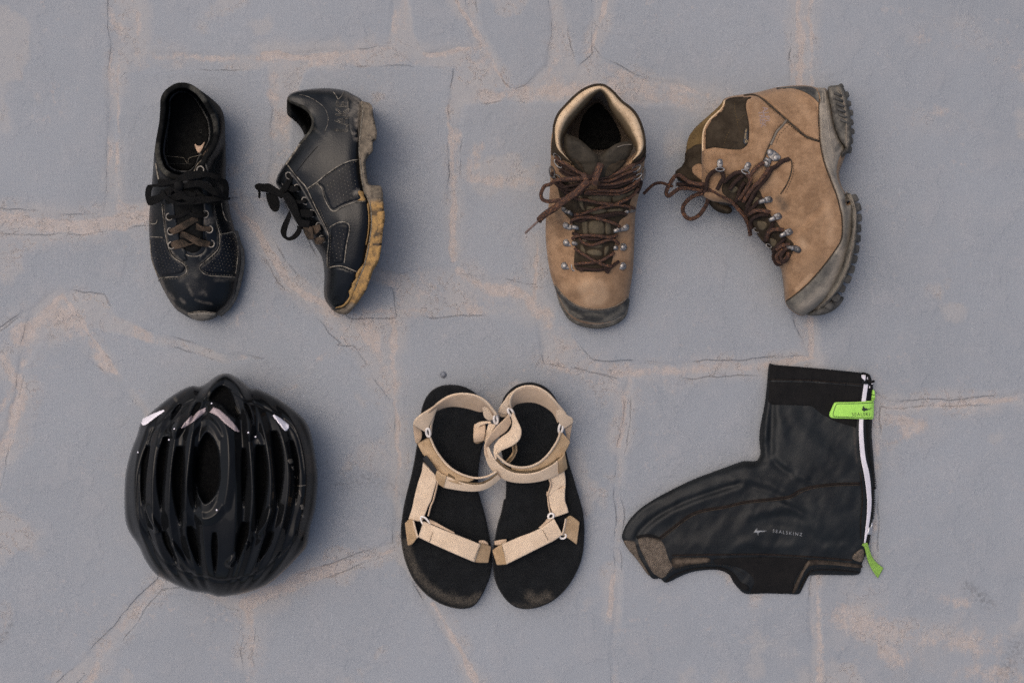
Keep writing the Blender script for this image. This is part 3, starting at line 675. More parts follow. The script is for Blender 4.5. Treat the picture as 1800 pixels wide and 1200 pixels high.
# panels
heelp = q3(930,135, 1000,180, 1050,225, 1055,330, 1040,440, 1030,560, 960,520, 930,420, 940,300, 930,200)
patch('heel_counter', heelp, rB, M_leather, B, 1, 4, .3, 4, dirt_shade=[(q3(960,150, 1010,200, 1000,300, 960,330),10,.7),(q3(1020,390,1030,450),6,1.),(q3(930,520,1000,520),5,.8),(q3(1040,250,1045,430),5,1.)])
P1 = q3(640,985, 740,905, 860,825, 960,785, 1022,772, 1035,900, 1060,1080)+q4(1055,60, 960,70, 850,108, 770,150, 735,130, 690,30)+q3(690,1030)
P2 = q4(745,320, 820,280, 890,282, 905,330, 875,480, 855,630, 790,645, 722,665, 715,560, 735,400)
for PP, n in ((P1, 0), (P2, 1)):
    patch('perforated_panel', PP, rB, M_perf, B, .8, 3, .2, 4, dirt_shade=[(q3(1000,1090,1060,1060),6,1.)])
    g = grid_in(PP, 7, 20, 5, .6); dots(rB, g, .00045, M_scuff, B, off=1.05)
patch('toe_cap', q4(708,690, 800,672, 900,700, 975,735, 930,850, 880,960, 850,1025, 770,1050, 742,1030, 705,975, 690,900, 694,780), rB, M_leather, B, 1.2, 4, .3, 4)
SB = [q3(360,822, 420,900, 480,970, 540,1042)+q4(600,130, 650,230, 690,310, 715,380, 716,480, 706,560, 706,680),
      q3(540,1050, 640,982, 740,900, 860,822, 960,780, 1030,768), q3(630,985, 690,1050)+q4(670,20, 700,90, 735,145, 775,165, 850,122, 960,82, 1060,72),
      q4(725,315, 760,290, 820,265, 885,268, 912,320, 882,480, 862,640), q4(712,682, 800,665, 860,672, 985,722), q3(340,812, 300,880, 270,950)+q17(430,120, 620,40)]
for s_ in SB[:5]: seam(rB, [s_], .0007, M_piping, B, 'seam', .8)
seam(rB, [q3(470,145, 540,160, 620,200, 700,260, 742,340, 742,430, 712,500)], .0003, M_piping, B, 'seam', .3)
seam(rB, [q3(645,640, 540,760, 445,882)], .00035, M_lining, B, 'crease', .2)
stitches(rB, [q4(628,130, 675,230, 705,300, 735,400, 730,560, 722,670), q3(560,1050, 650,998, 748,915, 865,838, 1020,785), q4(722,700, 800,684, 900,700, 970,732)], M_scuff, B, 3, 2, .0003, .9)
# raised lettering
text_on('lettering', 'LAKE', rB, M_piping, B, 611, 233, 16.5, 86, .5, outline=.011, vsc=1.45, spacing=1.0)
seam(rB, [q3(795,120, 820,150, 845,190, 880,150, 900,110)], .0005, M_piping, B, 'lettering', .6)
# sole
slB = loopc(q3(1058,208, 1100,215, 1142,225, 1170,262, 1178,350, 1195,430, 1215,500, 1205,582, 1178,600, 1172,690, 1140,725, 1115,760, 1105,800, 1115,900, 1125,970, 1150,1012, 1250,1020, 1272,1100)+q4(1218,30, 1225,150, 1235,230, 1215,350, 1205,470, 1178,620, 1130,700, 1100,785, 1060,890, 1020,950, 980,1010, 930,1070, 890,1106, 830,1106, 772,1085, 760,1060, 830,1035, 890,975, 950,860, 995,740, 1030,640, 1060,500, 1085,400, 1095,290, 1085,150, 1050,20)+q3(1075,1050, 1052,960, 1032,780, 1030,600, 1045,450, 1062,300), 3.4, 3)
rS = Relief(slB, [(640,180,70),(660,220,72),(650,270,72),(645,310,74),(672,340,72),(675,390,70),(668,450,64),(650,490,56),(625,535,38),(600,551,22),(630,250,66),(632,300,66),(645,380,64),(640,450,58),(615,520,40)],
            [(645,230,82),(640,300,84),(658,340,82),(660,400,80),(652,450,72),(635,500,60),(610,540,36)], 6)
MUDDY = []
toneB = lambda P: sstep(335, 375, P[:, 1])*sstep(545, 520, P[:, 1])*1.2*(P[:, 0] > 560)
body('sole', rS, M_sole, B, 3.2, (), ((.6, 0), (.2, 2), (0., 5)), lambda P: np.maximum(strokes(P, [(q4(1120,180, 1190,180),5,1.6),(q4(1150,390, 1180,340),5,1.5),(q4(1130,465, 1200,465),2.2,2),(q4(1190,90,1200,150),5,1.5),(q4(1100,820,1060,900),4,1.5),(q4(1180,300,1190,360),4,1.4),(q4(980,1010, 1060,890),4,.7),(q4(1040,870, 960,1000),3,.8),(q3(1110,720, 1165,690),5,.9),(q3(1100,560, 1200,585),3,.8)]), 2.6*(fbm(P, 12, 4, 52)-.42)), toneB)

seam(rS, [q3(1075,230, 1080,330, 1062,450, 1048,600, 1045,700, 1062,820, 1075,960, 1095,1080)+q4(1090,60, 1110,180, 1112,300, 1095,430, 1072,560, 1040,680, 1000,770, 960,870, 900,980, 850,1030, 780,1050)], .0009, M_scuff, B, 'welt', .5)
# heel block and cleat-side lugs, each proud of the sole
for L in (q3(1100,228, 1142,226, 1170,262, 1182,350, 1214,500, 1208,575, 1150,560, 1100,545, 1090,420, 1095,300),
          q3(1118,600, 1172,590, 1175,690, 1130,722, 1112,690),
          q3(1130,1022, 1250,1018, 1272,1090)+q4(1215,30, 1190,60, 1140,50, 1110,10),
          q4(1130,80, 1216,70, 1220,140, 1150,150), q4(1150,165, 1232,160, 1234,235, 1170,260),
          q4(1120,300, 1224,270, 1212,370, 1130,370), q4(1128,385, 1212,380, 1206,455, 1125,455),
          q4(1118,480, 1204,475, 1176,615, 1110,640, 1080,600), q4(1080,660, 1130,660, 1100,740, 1060,740), q4(1060,780, 1098,780, 1062,885, 1020,900)):
    L = resample(np.array(L), 3, closed=True); rl = Relief(L, [(p[0], p[1], float(rS.z(p[None]+[[-3, 0]])[0]*1000)) for p in L[::3]], [(p[0], p[1], float(rS.z(p[None]+[[-5, 0]])[0]*1000)+3.5) for p in L[::3]], 3)
    body('lug', rl, M_sole, B, 3, (), ((.5, 0), (.1, 1)), lambda P: np.maximum(strokes(P, [(L, 2.2, .6)]), 2.6*(fbm(P, 11, 4, 51)-.42)), toneB)
# smears of dried mud on the toe
mp_ = q4(985,700, 1030,640, 1058,690, 1010,800, 960,900, 900,1000, 850,1045, 775,1055, 790,1035, 850,1015, 868,985, 905,940, 890,900, 925,860, 930,820, 965,790, 960,750)
patch('mud', resample(np.array(mp_)+RNG.normal(0, .7, (len(mp_), 2)), 3, closed=True), rB, M_mud, B, 1.5, 4, .5, 3, raw=True, dirt_shade=lambda P: .55*fbm(P, 9, 3, 8))
patch('mud', q3(1025,1085, 1040,1060, 1088,1075, 1092,1110)+q4(1060,70, 1000,70, 975,60, 1005,40), rB, M_mud, B, 1, 3, .5, 3, step=2)
patch('mud', q4(1068,100, 1090,100, 1098,280, 1075,450, 1055,470, 1075,350, 1080,200), rB, M_mud, B, .9, 2, .3, 3, step=2, dirt_shade=lambda P: .5*fbm(P, 7, 3, 9))
# eyelets, laces and bow
EYB = q17(582,78, 712,262, 825,455, 935,645)+q17(1040,835, 1085,1030)
patch('eyestay', q17(620,20, 700,110, 800,250, 900,420, 1000,600, 1090,760, 1150,880, 1190,1000, 1130,1060, 1040,930, 960,800, 860,660, 760,480, 640,280, 540,110, 560,40), rB, M_leather, B, 1.2, 3, .4, 4, dirt_shade=[(q17(640,20, 820,240, 1000,560, 1130,830, 1180,960),4,.75)])
for e in EYB:
    z = float(rB.z(np.array([e]))[0]); V, F, U = ring(e[0], e[1], z+.0025, .0036, .0044, .0007, .5, .35); obj('eyelet', V, F, M_eyelet, B, uv=U)
    V, F, U = dome(e[0], e[1], z+.0018, .003, .0005, 12, 2); obj('eyelet_hole', V, F, M_lining, B, uv=U)
tgB = loopc(q17(470,20, 560,30, 640,230, 760,470, 900,700, 1060,930, 1120,1150, 1040,1090, 930,1010, 830,930, 740,800, 600,560, 470,330, 408,200, 420,110), 4, 3)
rT = Relief(tgB, [(492,310,20),(500,340,20),(530,390,18),(560,430,18),(565,430,30),(540,370,44),(515,320,48)], [(505,320,46),(530,370,44),(555,415,40)], 12)
body('tongue', rT, M_leather, B, 4, (), ((.5, 1), (0., 4)))
class Bz:
    def z(s, P): P = np.asarray(P, float); return np.interp(P[:, 0], [447,470,495,520,545,575], [.020,.024,.050,.058,.062,.066])
bz = Bz()
band('bow_loop', q17(72,225, 110,192, 200,196, 300,198, 400,262, 520,330), q17(80,262, 110,300, 180,318, 250,330, 350,365, 470,420), bz, [0,2,3,4,4,2], M_lace, B, 1.8)
band('lace_end', q17(115,290, 120,350, 122,410), q17(155,300, 155,360, 150,412), bz, [0,-6,-12], M_lace, B, 1.4)
band('bow_loop', q17(232,335, 250,440, 290,550, 345,612, 375,622), q17(400,370, 440,460, 442,530, 425,590, 380,622), bz, [0,-5,-9,-9,-9], M_lace, B, 1.8)
band('bow_loop', q17(470,370, 560,530, 650,700, 740,850, 790,885), q17(570,320, 680,450, 740,620, 780,760, 800,872), bz, [8,6,4,0,-4], M_lace, B, 1.6)
band('bow_loop', q17(590,600, 520,730, 470,840, 455,920, 490,1000, 560,1050, 620,1052, 700,1015, 765,935, 778,880), q17(615,690, 585,790, 558,880, 545,950, 552,995, 590,998, 625,980, 670,930, 702,880, 705,830), bz, [0,-14,-20,-20,-22,-22,-22,-24,-22,-10], M_lace, B, 1.4)
for a_, b_, m_ in ((q17(520,200, 560,120, 590,60), q17(590,270, 620,190, 640,110), M_lace), (q17(540,225, 640,225, 715,235), q17(560,290, 640,325, 730,300), M_lace),
                   (q17(690,440, 760,440, 835,438), q17(700,490, 760,500, 840,475), M_lace), (q17(750,590, 850,585, 940,610), q17(780,695, 870,710, 950,690), M_lace),
                   (q17(920,840, 980,825, 1040,805), q17(960,965, 1020,940, 1060,880), M_lace_brown), (q17(960,1020, 1040,1000, 1120,1005), q17(990,1110, 1050,1110, 1120,1070), M_lace_brown),
                   (q17(800,830, 860,820, 930,850), q17(820,950, 880,1040, 960,1030), M_lace_brown), (q17(720,720, 800,740, 900,760), q17(740,850, 810,850, 880,860), M_lace),
                   (q17(450,300, 480,230, 540,150), q17(520,340, 570,280, 610,180), M_lace)):
    band('lace', a_, b_, bz, [2, 6, 9], m_, B, 1.6)
# ================================================================ WALKING BOOTS
M_suede = mat('tan_suede', (.285,.175,.100,1), (.180,.106,.058,1), 60, .9, .9, 500, dirt_shade=(.045,.04,.034,1), tone=((.37,.245,.15,1),(.33,.21,.125,1)), ddet=90, spec=.12, sheen=.1, dlo=.35, dhi=.75, big=.18)
M_suede_dark = mat('dark_brown_suede', (.024,.0175,.0115,1), (.045,.034,.023,1), 60, .9, .6, 700, dirt_shade=(.008,.007,.006,1), ddet=200, spec=.08)
M_cream = mat('cream_leather_lining', (.56,.41,.26,1), (.46,.32,.19,1), 60, .65, .3, 900, dirt_shade=(.115,.078,.036,1), ddet=60, spec=.3, dlo=.25, dhi=.8)
M_gold = mat('olive_lining', (.135,.088,.035,1), (.085,.055,.022,1), 70, .8, .4, 900, dirt_shade=(.02,.015,.01,1), spec=.2)
M_hole = mat('needle_hole', (.045,.028,.016,1), (.03,.02,.012,1), 90, .95, spec=.1)
M_tongue = mat('dusty_brown_tongue', (.017,.0135,.009,1), (.040,.032,.022,1), 45, .7, .5, 500, dirt_shade=(.008,.007,.005,1), spec=.18)
M_tongue_olive = mat('olive_tongue_padding', (.06,.046,.028,1), (.105,.083,.052,1), 60, .85, .6, 400, dirt_shade=(.02,.016,.012,1), spec=.2)
M_seam = mat('dark_seam', (.028,.02,.014,1), (.05,.038,.026,1), 120, .9, .3, spec=.2)
M_grey = mat('grey_gusset', (.17,.145,.115,1), (.12,.10,.08,1), 90, .9, .3, spec=.2)
M_metal = mat('hook_metal', (.30,.285,.27,1), (.13,.12,.115,1), 220, .36, .3, 500, metal=.9, rvar=.25)
M_metal_dk = mat('dark_hook_metal', (.07,.068,.065,1), (.14,.13,.125,1), 120, .4, .3, 500, metal=.85, rvar=.2)
M_blace = mat('brown_lace', (.050,.028,.021,1), (.085,.048,.036,1), 150, .8, .7, 500, spec=.2, weave=('UV', 700, 400, .6), flecks=(.32,.14,.06,1))
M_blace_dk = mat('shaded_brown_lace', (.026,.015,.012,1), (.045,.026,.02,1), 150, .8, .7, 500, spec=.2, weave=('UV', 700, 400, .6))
M_aglet = mat('lace_tip', (.13,.085,.07,1), (.2,.14,.12,1), 200, .35, .1, spec=.6)
M_rand = mat('dusty_rubber_rand', (.26,.225,.18,1), (.165,.145,.12,1), 50, .85, .8, 350, dirt_shade=(.045,.042,.040,1), tone=((.075,.070,.062,1),(.13,.12,.10,1)), ddet=75, spec=.25, bdist=.001)
M_outsole = mat('grey_rubber_sole', (.030,.028,.025,1), (.11,.10,.083,1), 55, .8, .8, 350, dirt_shade=(.30,.26,.20,1), ddet=110, spec=.3, bdist=.001)
M_lug = mat('dark_rubber_lug', (.028,.028,.027,1), (.075,.070,.062,1), 70, .8, .6, 300, dirt_shade=(.2,.18,.15,1), spec=.3)
M_toecap = mat('scuffed_black_toe_rubber', (.016,.016,.015,1), (.045,.042,.037,1), 55, .6, .5, 400, dirt_shade=(.27,.235,.18,1), ddet=70, spec=.4)
M_print = mat('faded_print', (.28,.215,.205,1), (.20,.15,.14,1), 200, .9, spec=.1)
M_tag = mat('black_tag', (.012,.011,.011,1), None, 50, .5)
M_goldprint = mat('gold_print', (.42,.29,.14,1), None, 50, .5)

def hook(rel, px, py, ang, par, s=1.0, kind='hook', z=None, m=None, m2=None):
    """lace hook: riveted plate with a curved bill pointing along ang (deg, photo x right / y up)"""
    m = m or M_metal; a = R_(ang); ux, uy = math.cos(a), -math.sin(a); vx, vy = -uy, ux
    z = float(rel.z(np.array([(px, py)]))[0]) if z is None else z
    L = []
    for k in range(20):      # stadium plate, narrower at the bill
        t = 2*math.pi*k/20; x = math.cos(t); y = math.sin(t); w_ = 6.2 if x < .1 else 4.6
        xx = (x*6.0+(7.5 if x > 0 else 0))*s; yy = y*w_*s; L.append((px+ux*xx+vx*yy, py+uy*xx+vy*yy))
    o = patch('lace_hook', np.array(L), rel, m, par, 1.0, 1.6, .9, 2.2, raw=True, step=2, zf=lambda P: np.full(len(P), z))
    V, F, U = dome(px, py, z+.0016, .0030*s, .0013*s, 14, 4); obj('rivet_or_glint', V, F, m2 or M_metal, o, uv=U)
    if kind == 'hook':
        C = [W(px+ux*x*s, py+uy*x*s, z+h) for x, h in ((7, .0018), (14, .0022), (18, .0040), (17, .0066), (12, .0074))]
        V, F, U = sweep(cr(C, 5), .0022*s, .45, 8, taper=[1, 1, 1.1, 1.2]); obj('bill', V, F, m, o, uv=U)
        V, F, U = dome(px+ux*11*s, py+uy*11*s, z+.0066, .0030*s, .0018*s, 12, 4); obj('bill_tip', V, F, M_metal, o, uv=U)
    else:
        V, F, U = ring(px+ux*13*s, py+uy*13*s, z+.0035, .0022*s, .0052*s, .0010*s, a, 0, 20, 7); obj('loop', V, F, m, o, uv=U)
    return o

# ---------------------------------------------------------------- upright boot
D1 = thing('walking_boot', 'tan suede lace-up boot standing upright, cream lining showing, bow on its front', 'boot', 1045, 380, 'pair of tan walking boots')
oC = loopc([(1040,152.5),(1051.8,150.5),(1063,152.5),(1078.7,163),(1094,180),(1111,193.7),(1122.7,211),(1130.4,232),(1134,253),(1136,267),(1133,286),(1131,309),(1127,330),(1121.8,347),(1118,368),(1116,390),(1115,430),(1113,470),(1108,506),(1103,530),(1094,553),(1076,566),(1054,571.5),(1030,570),(1010,562),(996,548),(984,526),(974,502),(966,474),(961,440),(959,410),(960,380),(963.7,366),(967,322),(967.5,303),(968,274),(968.5,247.3),(973.3,222.4),(982.8,199.4),(998,182),(1017,163)], 4, 4)
exO = np.array(q5(385,330, 345,440, 345,560, 372,640, 430,700, 500,775))      # outer rim, left side, back to front handled below
rimo = cr(q5(505,775, 425,700, 365,640, 342,560, 338,440, 375,325, 460,225, 560,130, 640,82, 700,62, 750,56, 800,66, 870,118, 950,205, 1045,280, 1105,365, 1145,480, 1160,580, 1150,640, 1120,690, 1060,740), 5)
rimi = cr(q5(520,790, 470,730, 425,650, 412,560, 430,500, 470,420, 530,340, 590,270, 645,210, 690,160, 730,125, 755,112, 780,128, 815,180, 850,260, 900,340, 960,420, 1010,500, 1050,560, 1070,610, 1080,650, 1070,690, 1040,740), 5)
NN = 110; rimo = resample(rimo, n=NN); rimi = resample(rimi, n=NN)
opC = resample(np.vstack([rimo, q5(1000,760, 760,800, 560,790)]), 3.5, closed=True)
rimC = RBF([(1052,151,.160),(1017,163,.158),(983,199,.154),(970,240,.150),(972,268,.148),(1010,290,.140),(1094,180,.157),(1124,212,.153),(1133,255,.149),(1128,272,.147),(1100,285,.141),(1055,296,.134)])
def exC(P, z, d):
    m = inside(P, opC); di = dist(P, opC); zr = rimC(P)
    zin = np.maximum(zr-.008-(zr-.06)*sstep(2, 30, di), .05)
    zz_ = np.where((P[:, 1] < 300) & ~m, z*(1-sstep(9, 0, di))+(zr-.002)*sstep(9, 0, di), z)
    zz_ = zz_+.0035*np.exp(-((P[:, 1]-497-.012*(P[:, 0]-1045)**2*.6)/14)**2)*(np.abs(P[:, 0]-1045) < 60)
    return np.where(m, zin, zz_)
rC = Relief(oC, [(1052,151,150),(1000,180,146),(970,240,140),(968,280,128),(967,320,104),(960,380,62),(960,430,38),(970,490,30),(996,548,24),(1050,571,18),(1095,550,24),(1110,490,30),(1115,430,40),(1117,370,66),(1128,325,104),(1134,275,130),(1130,230,142),(1094,180,148)],
            [(1050,300,134),(1050,330,118),(1048,370,98),(1046,410,86),(1044,450,76),(1042,490,70),(1044,520,62),(1046,545,48),(985,420,62),(1095,420,64),(1000,480,60),(1090,480,60),(985,350,96),(1110,350,98),(1000,300,132),(1110,300,132)], 40, 2.1, exC)
DC = [(q6(340,100, 370,150, 380,200),11,.85),(q6(370,60, 420,110, 440,200),12,.55),(q6(560,640, 680,655, 800,640),5,.5),(q6(450,780, 560,850),12,.22),(q5(310,700, 320,860),8,.75),(q5(1150,760, 1140,900),8,.7),(q5(400,990,480,1060),10,.5),(q6(740,905,780,900),12,.4)]
TC = [(q6(600,780, 700,790, 720,860, 640,870),22,1.0),(q6(300,250, 330,420),12,.5),(q6(400,760, 500,780),16,.55),(q6(980,300, 980,520),10,.4),(q6(560,900,760,920),10,.6)]
body('upper', rC, M_suede, D1, 3.6, (), ((.6, 1), (.3, 2), (0., 6)), lambda P: np.maximum(strokes(P, DC), 2.4*inside(P, opC)*sstep(4, 16, dist(P, opC))), TC)  # shade of the cavity painted into the suede, darker away from the rim
# cream leather collar: an arched roll running round the rim and down inside
prof = [(-.04,-14),(.0,-4),(.06,.5),(.16,3),(.3,4.5),(.45,4.2),(.6,1.5),(.74,-4),(.86,-13),(.96,-28),(1.03,-52),(1.1,-85)]
V = []; F = []; K = len(prof); dts = []
for i in range(NN+1 if len(rimo) > NN else NN):
    for t, dz in prof:
        p = rimo[i]*(1-t)+rimi[i]*t; zr = float(rimC(p[None])[0]); V.append((p[0], p[1], zr+dz/1000)); dts.append(t)
n_ = len(V)//K; V = np.array(V); dts = np.array(dts)
for i in range(n_-1):
    for k in range(K-1): a = i*K+k; F.append((a, a+1, a+K+1, a+K))
dd = sstep(.48, .9, dts)*2.4; pxy = V[:, :2]  # lining darkens towards the cavity: shade put into its colour
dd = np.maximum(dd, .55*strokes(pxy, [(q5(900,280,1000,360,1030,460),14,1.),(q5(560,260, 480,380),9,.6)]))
obj('collar_lining', path3(V), F, M_cream, D1, {'dirt_shade': dd})
hp = []
for i in range(3, n_-3, 4):
    for t in (.12, .3, .46):
        p = rimo[i]*(1-t)+rimi[i]*t+RNG.normal(0, 1.2, 2); hp.append((p[0], p[1], float(rimC(p[None])[0])+.0044-(.001 if t == .12 else 0)))
V, F, U = merge([dome(x, y, z, .00035, .0002, 6, 1) for x, y, z in hp]); obj('perforation', V, F, M_hole, D1, kind='stuff')
C = path3(np.c_[rimo-[0, .5], rimC(rimo)-.0025]); V, F, U = sweep(C, .0022, 1, 8); obj('collar_edge', V, F, M_suede_dark, D1, uv=U)
class Sole:
    def z(s, P): return np.full(len(P), .052)
patch('insole', q5(755,200, 860,330, 950,520, 900,620, 700,660, 560,560, 600,330), Sole(), M_lining, D1, 1, 2, 0, 6, dirt_shade=None)
# tongue: two padded lobes
class TZ:
    def z(s, P): P = np.asarray(P, float); return np.interp(P[:, 1], [232,250,275,310,340], [.146,.150,.146,.138,.120])-((P[:, 0]-1052)/62)**2*.006+.003*np.exp(-((np.abs(P[:, 0]-1054)-26)/18)**2)*(P[:, 1] < 285)-.004*np.exp(-((P[:, 0]-1056)/5)**2)*(P[:, 1] < 290)
tz = TZ()
TL = loopc(q5(432,500, 480,508, 560,545, 640,610, 700,665, 735,690, 765,695, 800,662, 870,608, 930,580, 1000,564, 1045,572, 1060,620, 1030,690, 980,760, 900,850, 800,920, 700,930, 600,880, 520,800, 450,700, 425,620), 3.5, 4)
patch('tongue', TL, tz, M_tongue, D1, 4, 12, 0, 3.6, raw=True, dirt_shade=[(q5(735,700, 740,800, 700,900),7,.8),(q5(430,640,520,760,600,850),5,.8),(q5(1000,720,900,820),5,.7)])  # darker along the middle groove and both side edges
patch('tongue_patch', q5(800,850, 830,790, 900,750, 990,735, 985,770, 920,830, 860,880, 800,900), tz, M_suede_dark, D1, 1, 3, 3.6, 3.5)
patch('tongue_patch', q5(500,720, 560,740, 600,790, 625,860, 580,830, 530,770), tz, M_suede_dark, D1, 1, 3, 3.6, 3.5)
seam(tz, [q5(915,620, 980,600, 1045,596)], .0006, M_grey, D1, 'seam', 4.2)
# lower tongue seen between the eyelets: padded blocks
GOR = q18(180,380, 520,560, 700,600, 1000,560, 1450,420, 1500,560, 1380,780, 1330,1000)+q6(900,200, 870,330, 850,470, 820,590, 740,640, 560,640, 490,590, 500,400, 480,220, 400,120, 380,60)
patch('gusset', GOR, rC, M_suede_dark, D1, 1, 5, .4, 4, dirt_shade=[(q18(400,600, 600,900),10,.7),(q18(500,560,900,580,1300,480),8,.9)])  # two darker strokes beneath the laces
for L in (q18(700,680, 1060,670, 1060,760, 1040,830, 850,830, 690,790), q18(1080,670, 1300,640, 1440,580, 1400,690, 1250,780, 1090,800),
          q18(690,840, 980,900, 970,960, 800,1000, 660,960, 650,880), q18(500,700, 600,690, 620,850, 650,940, 560,900),
          q18(1000,900, 1240,880, 1230,960, 1010,960), q6(630,195, 750,190, 760,310, 630,310), q6(560,195, 615,195, 620,310, 575,315), q6(770,200, 820,210, 820,310, 770,310),
          q6(605,450, 680,435, 745,460, 740,505, 660,500, 600,480), q6(555,390, 600,440, 600,500, 545,480), q6(760,420, 810,410, 800,470, 760,510), q6(610,400, 740,390, 742,430, 640,430), q6(545,350,620,350,600,385,550,380)):
    patch('tongue_pad', L, rC, M_tongue_olive, D1, 2.4, 4, 1.3, 3, dirt_shade=[(np.vstack([loopc(L, 4), loopc(L, 4)[:1]]), 2.2, .9)])  # each pad is coloured darker along its outline
# toe rubber and sole edge
TR = q6(322,752, 360,800, 420,862, 500,922, 600,960, 720,970, 850,946, 920,908, 975,862, 968,930, 925,1020, 830,1070, 700,1093, 570,1072, 490,1035, 430,980, 375,880, 335,800)
patch('toe_rand', TR, rC, M_toecap, D1, 2, 5, .5, 3.2, dirt_shade=[(q6(370,880, 440,980, 560,1040),5,.8),(q6(930,960, 860,1020, 780,1060),8,.8),(q6(600,1010, 760,1020),6,.6),(q6(440,1000, 560,1070, 680,1092, 800,1075, 900,1030),3,1.)])
seam(rC, [q6(325,752, 420,862, 500,920, 600,957, 720,967, 850,943, 975,862)], .00055, M_grey, D1, 'seam', 1.2)
sl = resample(cr(q6(345,800, 385,900, 430,975, 480,1040, 570,1085, 700,1106, 830,1080, 920,1025, 955,950, 975,880), 6), 3)
V, F, U = sweep(path3(np.c_[sl, np.full(len(sl), .015)]), .0050, 1.2, 10, taper=[.3,.8,1,1,1,1,.8,.3]); obj('sole', V, F, M_outsole, D1, {'dirt_shade': np.full(len(V), .35)}, U)
V, F, U = sweep(path3(np.c_[sl+[0, -1.8], np.full(len(sl), .022)]), .0012, 1.2, 8, taper=[.2,1,1,1,1,.2]); obj('welt', V, F, M_rand, D1, uv=U)
# dark leather edge of the cuff, either side
patch('cuff', q5(345,430, 330,480, 312,560, 306,640, 308,700, 330,690, 400,730, 480,770, 500,765, 430,700, 372,645, 345,560, 342,480), rC, M_suede_dark, D1, 1.6, 2.5, .8, 3, dirt_shade=None)
patch('cuff', q5(1160,560, 1176,600, 1178,670, 1165,740, 1080,770, 1030,790, 1060,740, 1118,695, 1150,640), rC, M_suede_dark, D1, 1.6, 2.5, .8, 3)
# hooks
for x, y, a, k in ((*q6(415,585)[0],0,'loop'),(*q6(920,587)[0],180,'loop'),(*q6(432,382)[0],-4,'hook'),(*q6(925,420)[0],186,'hook'),(*q6(430,228)[0],-14,'hook'),(*q6(945,245)[0],200,'hook')):
    hook(rC, x, y, a, D1, 1.2, k)
for x, y, a, k in ((*q6(410,85)[0],-35,'hook'),(*q6(1010,90)[0],200,'hook')):
    hook(rC, x, y, a, D1, .95, k, m=M_metal_dk, m2=M_metal_dk)
def erng(px, py, z, rx, ry, ang, m=M_metal, t=.0009, par=None, nm='lace_ring'):
    V, F, U = ring(px, py, z, rx, ry, t, ang, .3); return obj(nm, V, F, m, par, uv=U)
for x, y, rx, ry, an, m in ((*q18(195,165)[0],.0060,.0026,-.8,M_metal),(*q18(180,60)[0],.0058,.0022,-.8,M_metal_dk),(*q18(185,390)[0],.0050,.0022,-.7,M_metal_dk),(*q18(95,300)[0],.0030,.0065,.2,M_metal_dk),
                         (*q18(1460,240)[0],.0062,.0028,.6,M_metal),(*q18(1490,370)[0],.0055,.0022,.6,M_metal),(*q18(1480,430)[0],.0058,.0018,.35,M_metal),(*q18(1570,330)[0],.0024,.0075,-.1,M_metal_dk)):
    erng(x, y, float(rC.z(np.array([(x, y)]))[0])+.004, rx, ry, an, m, par=D1)
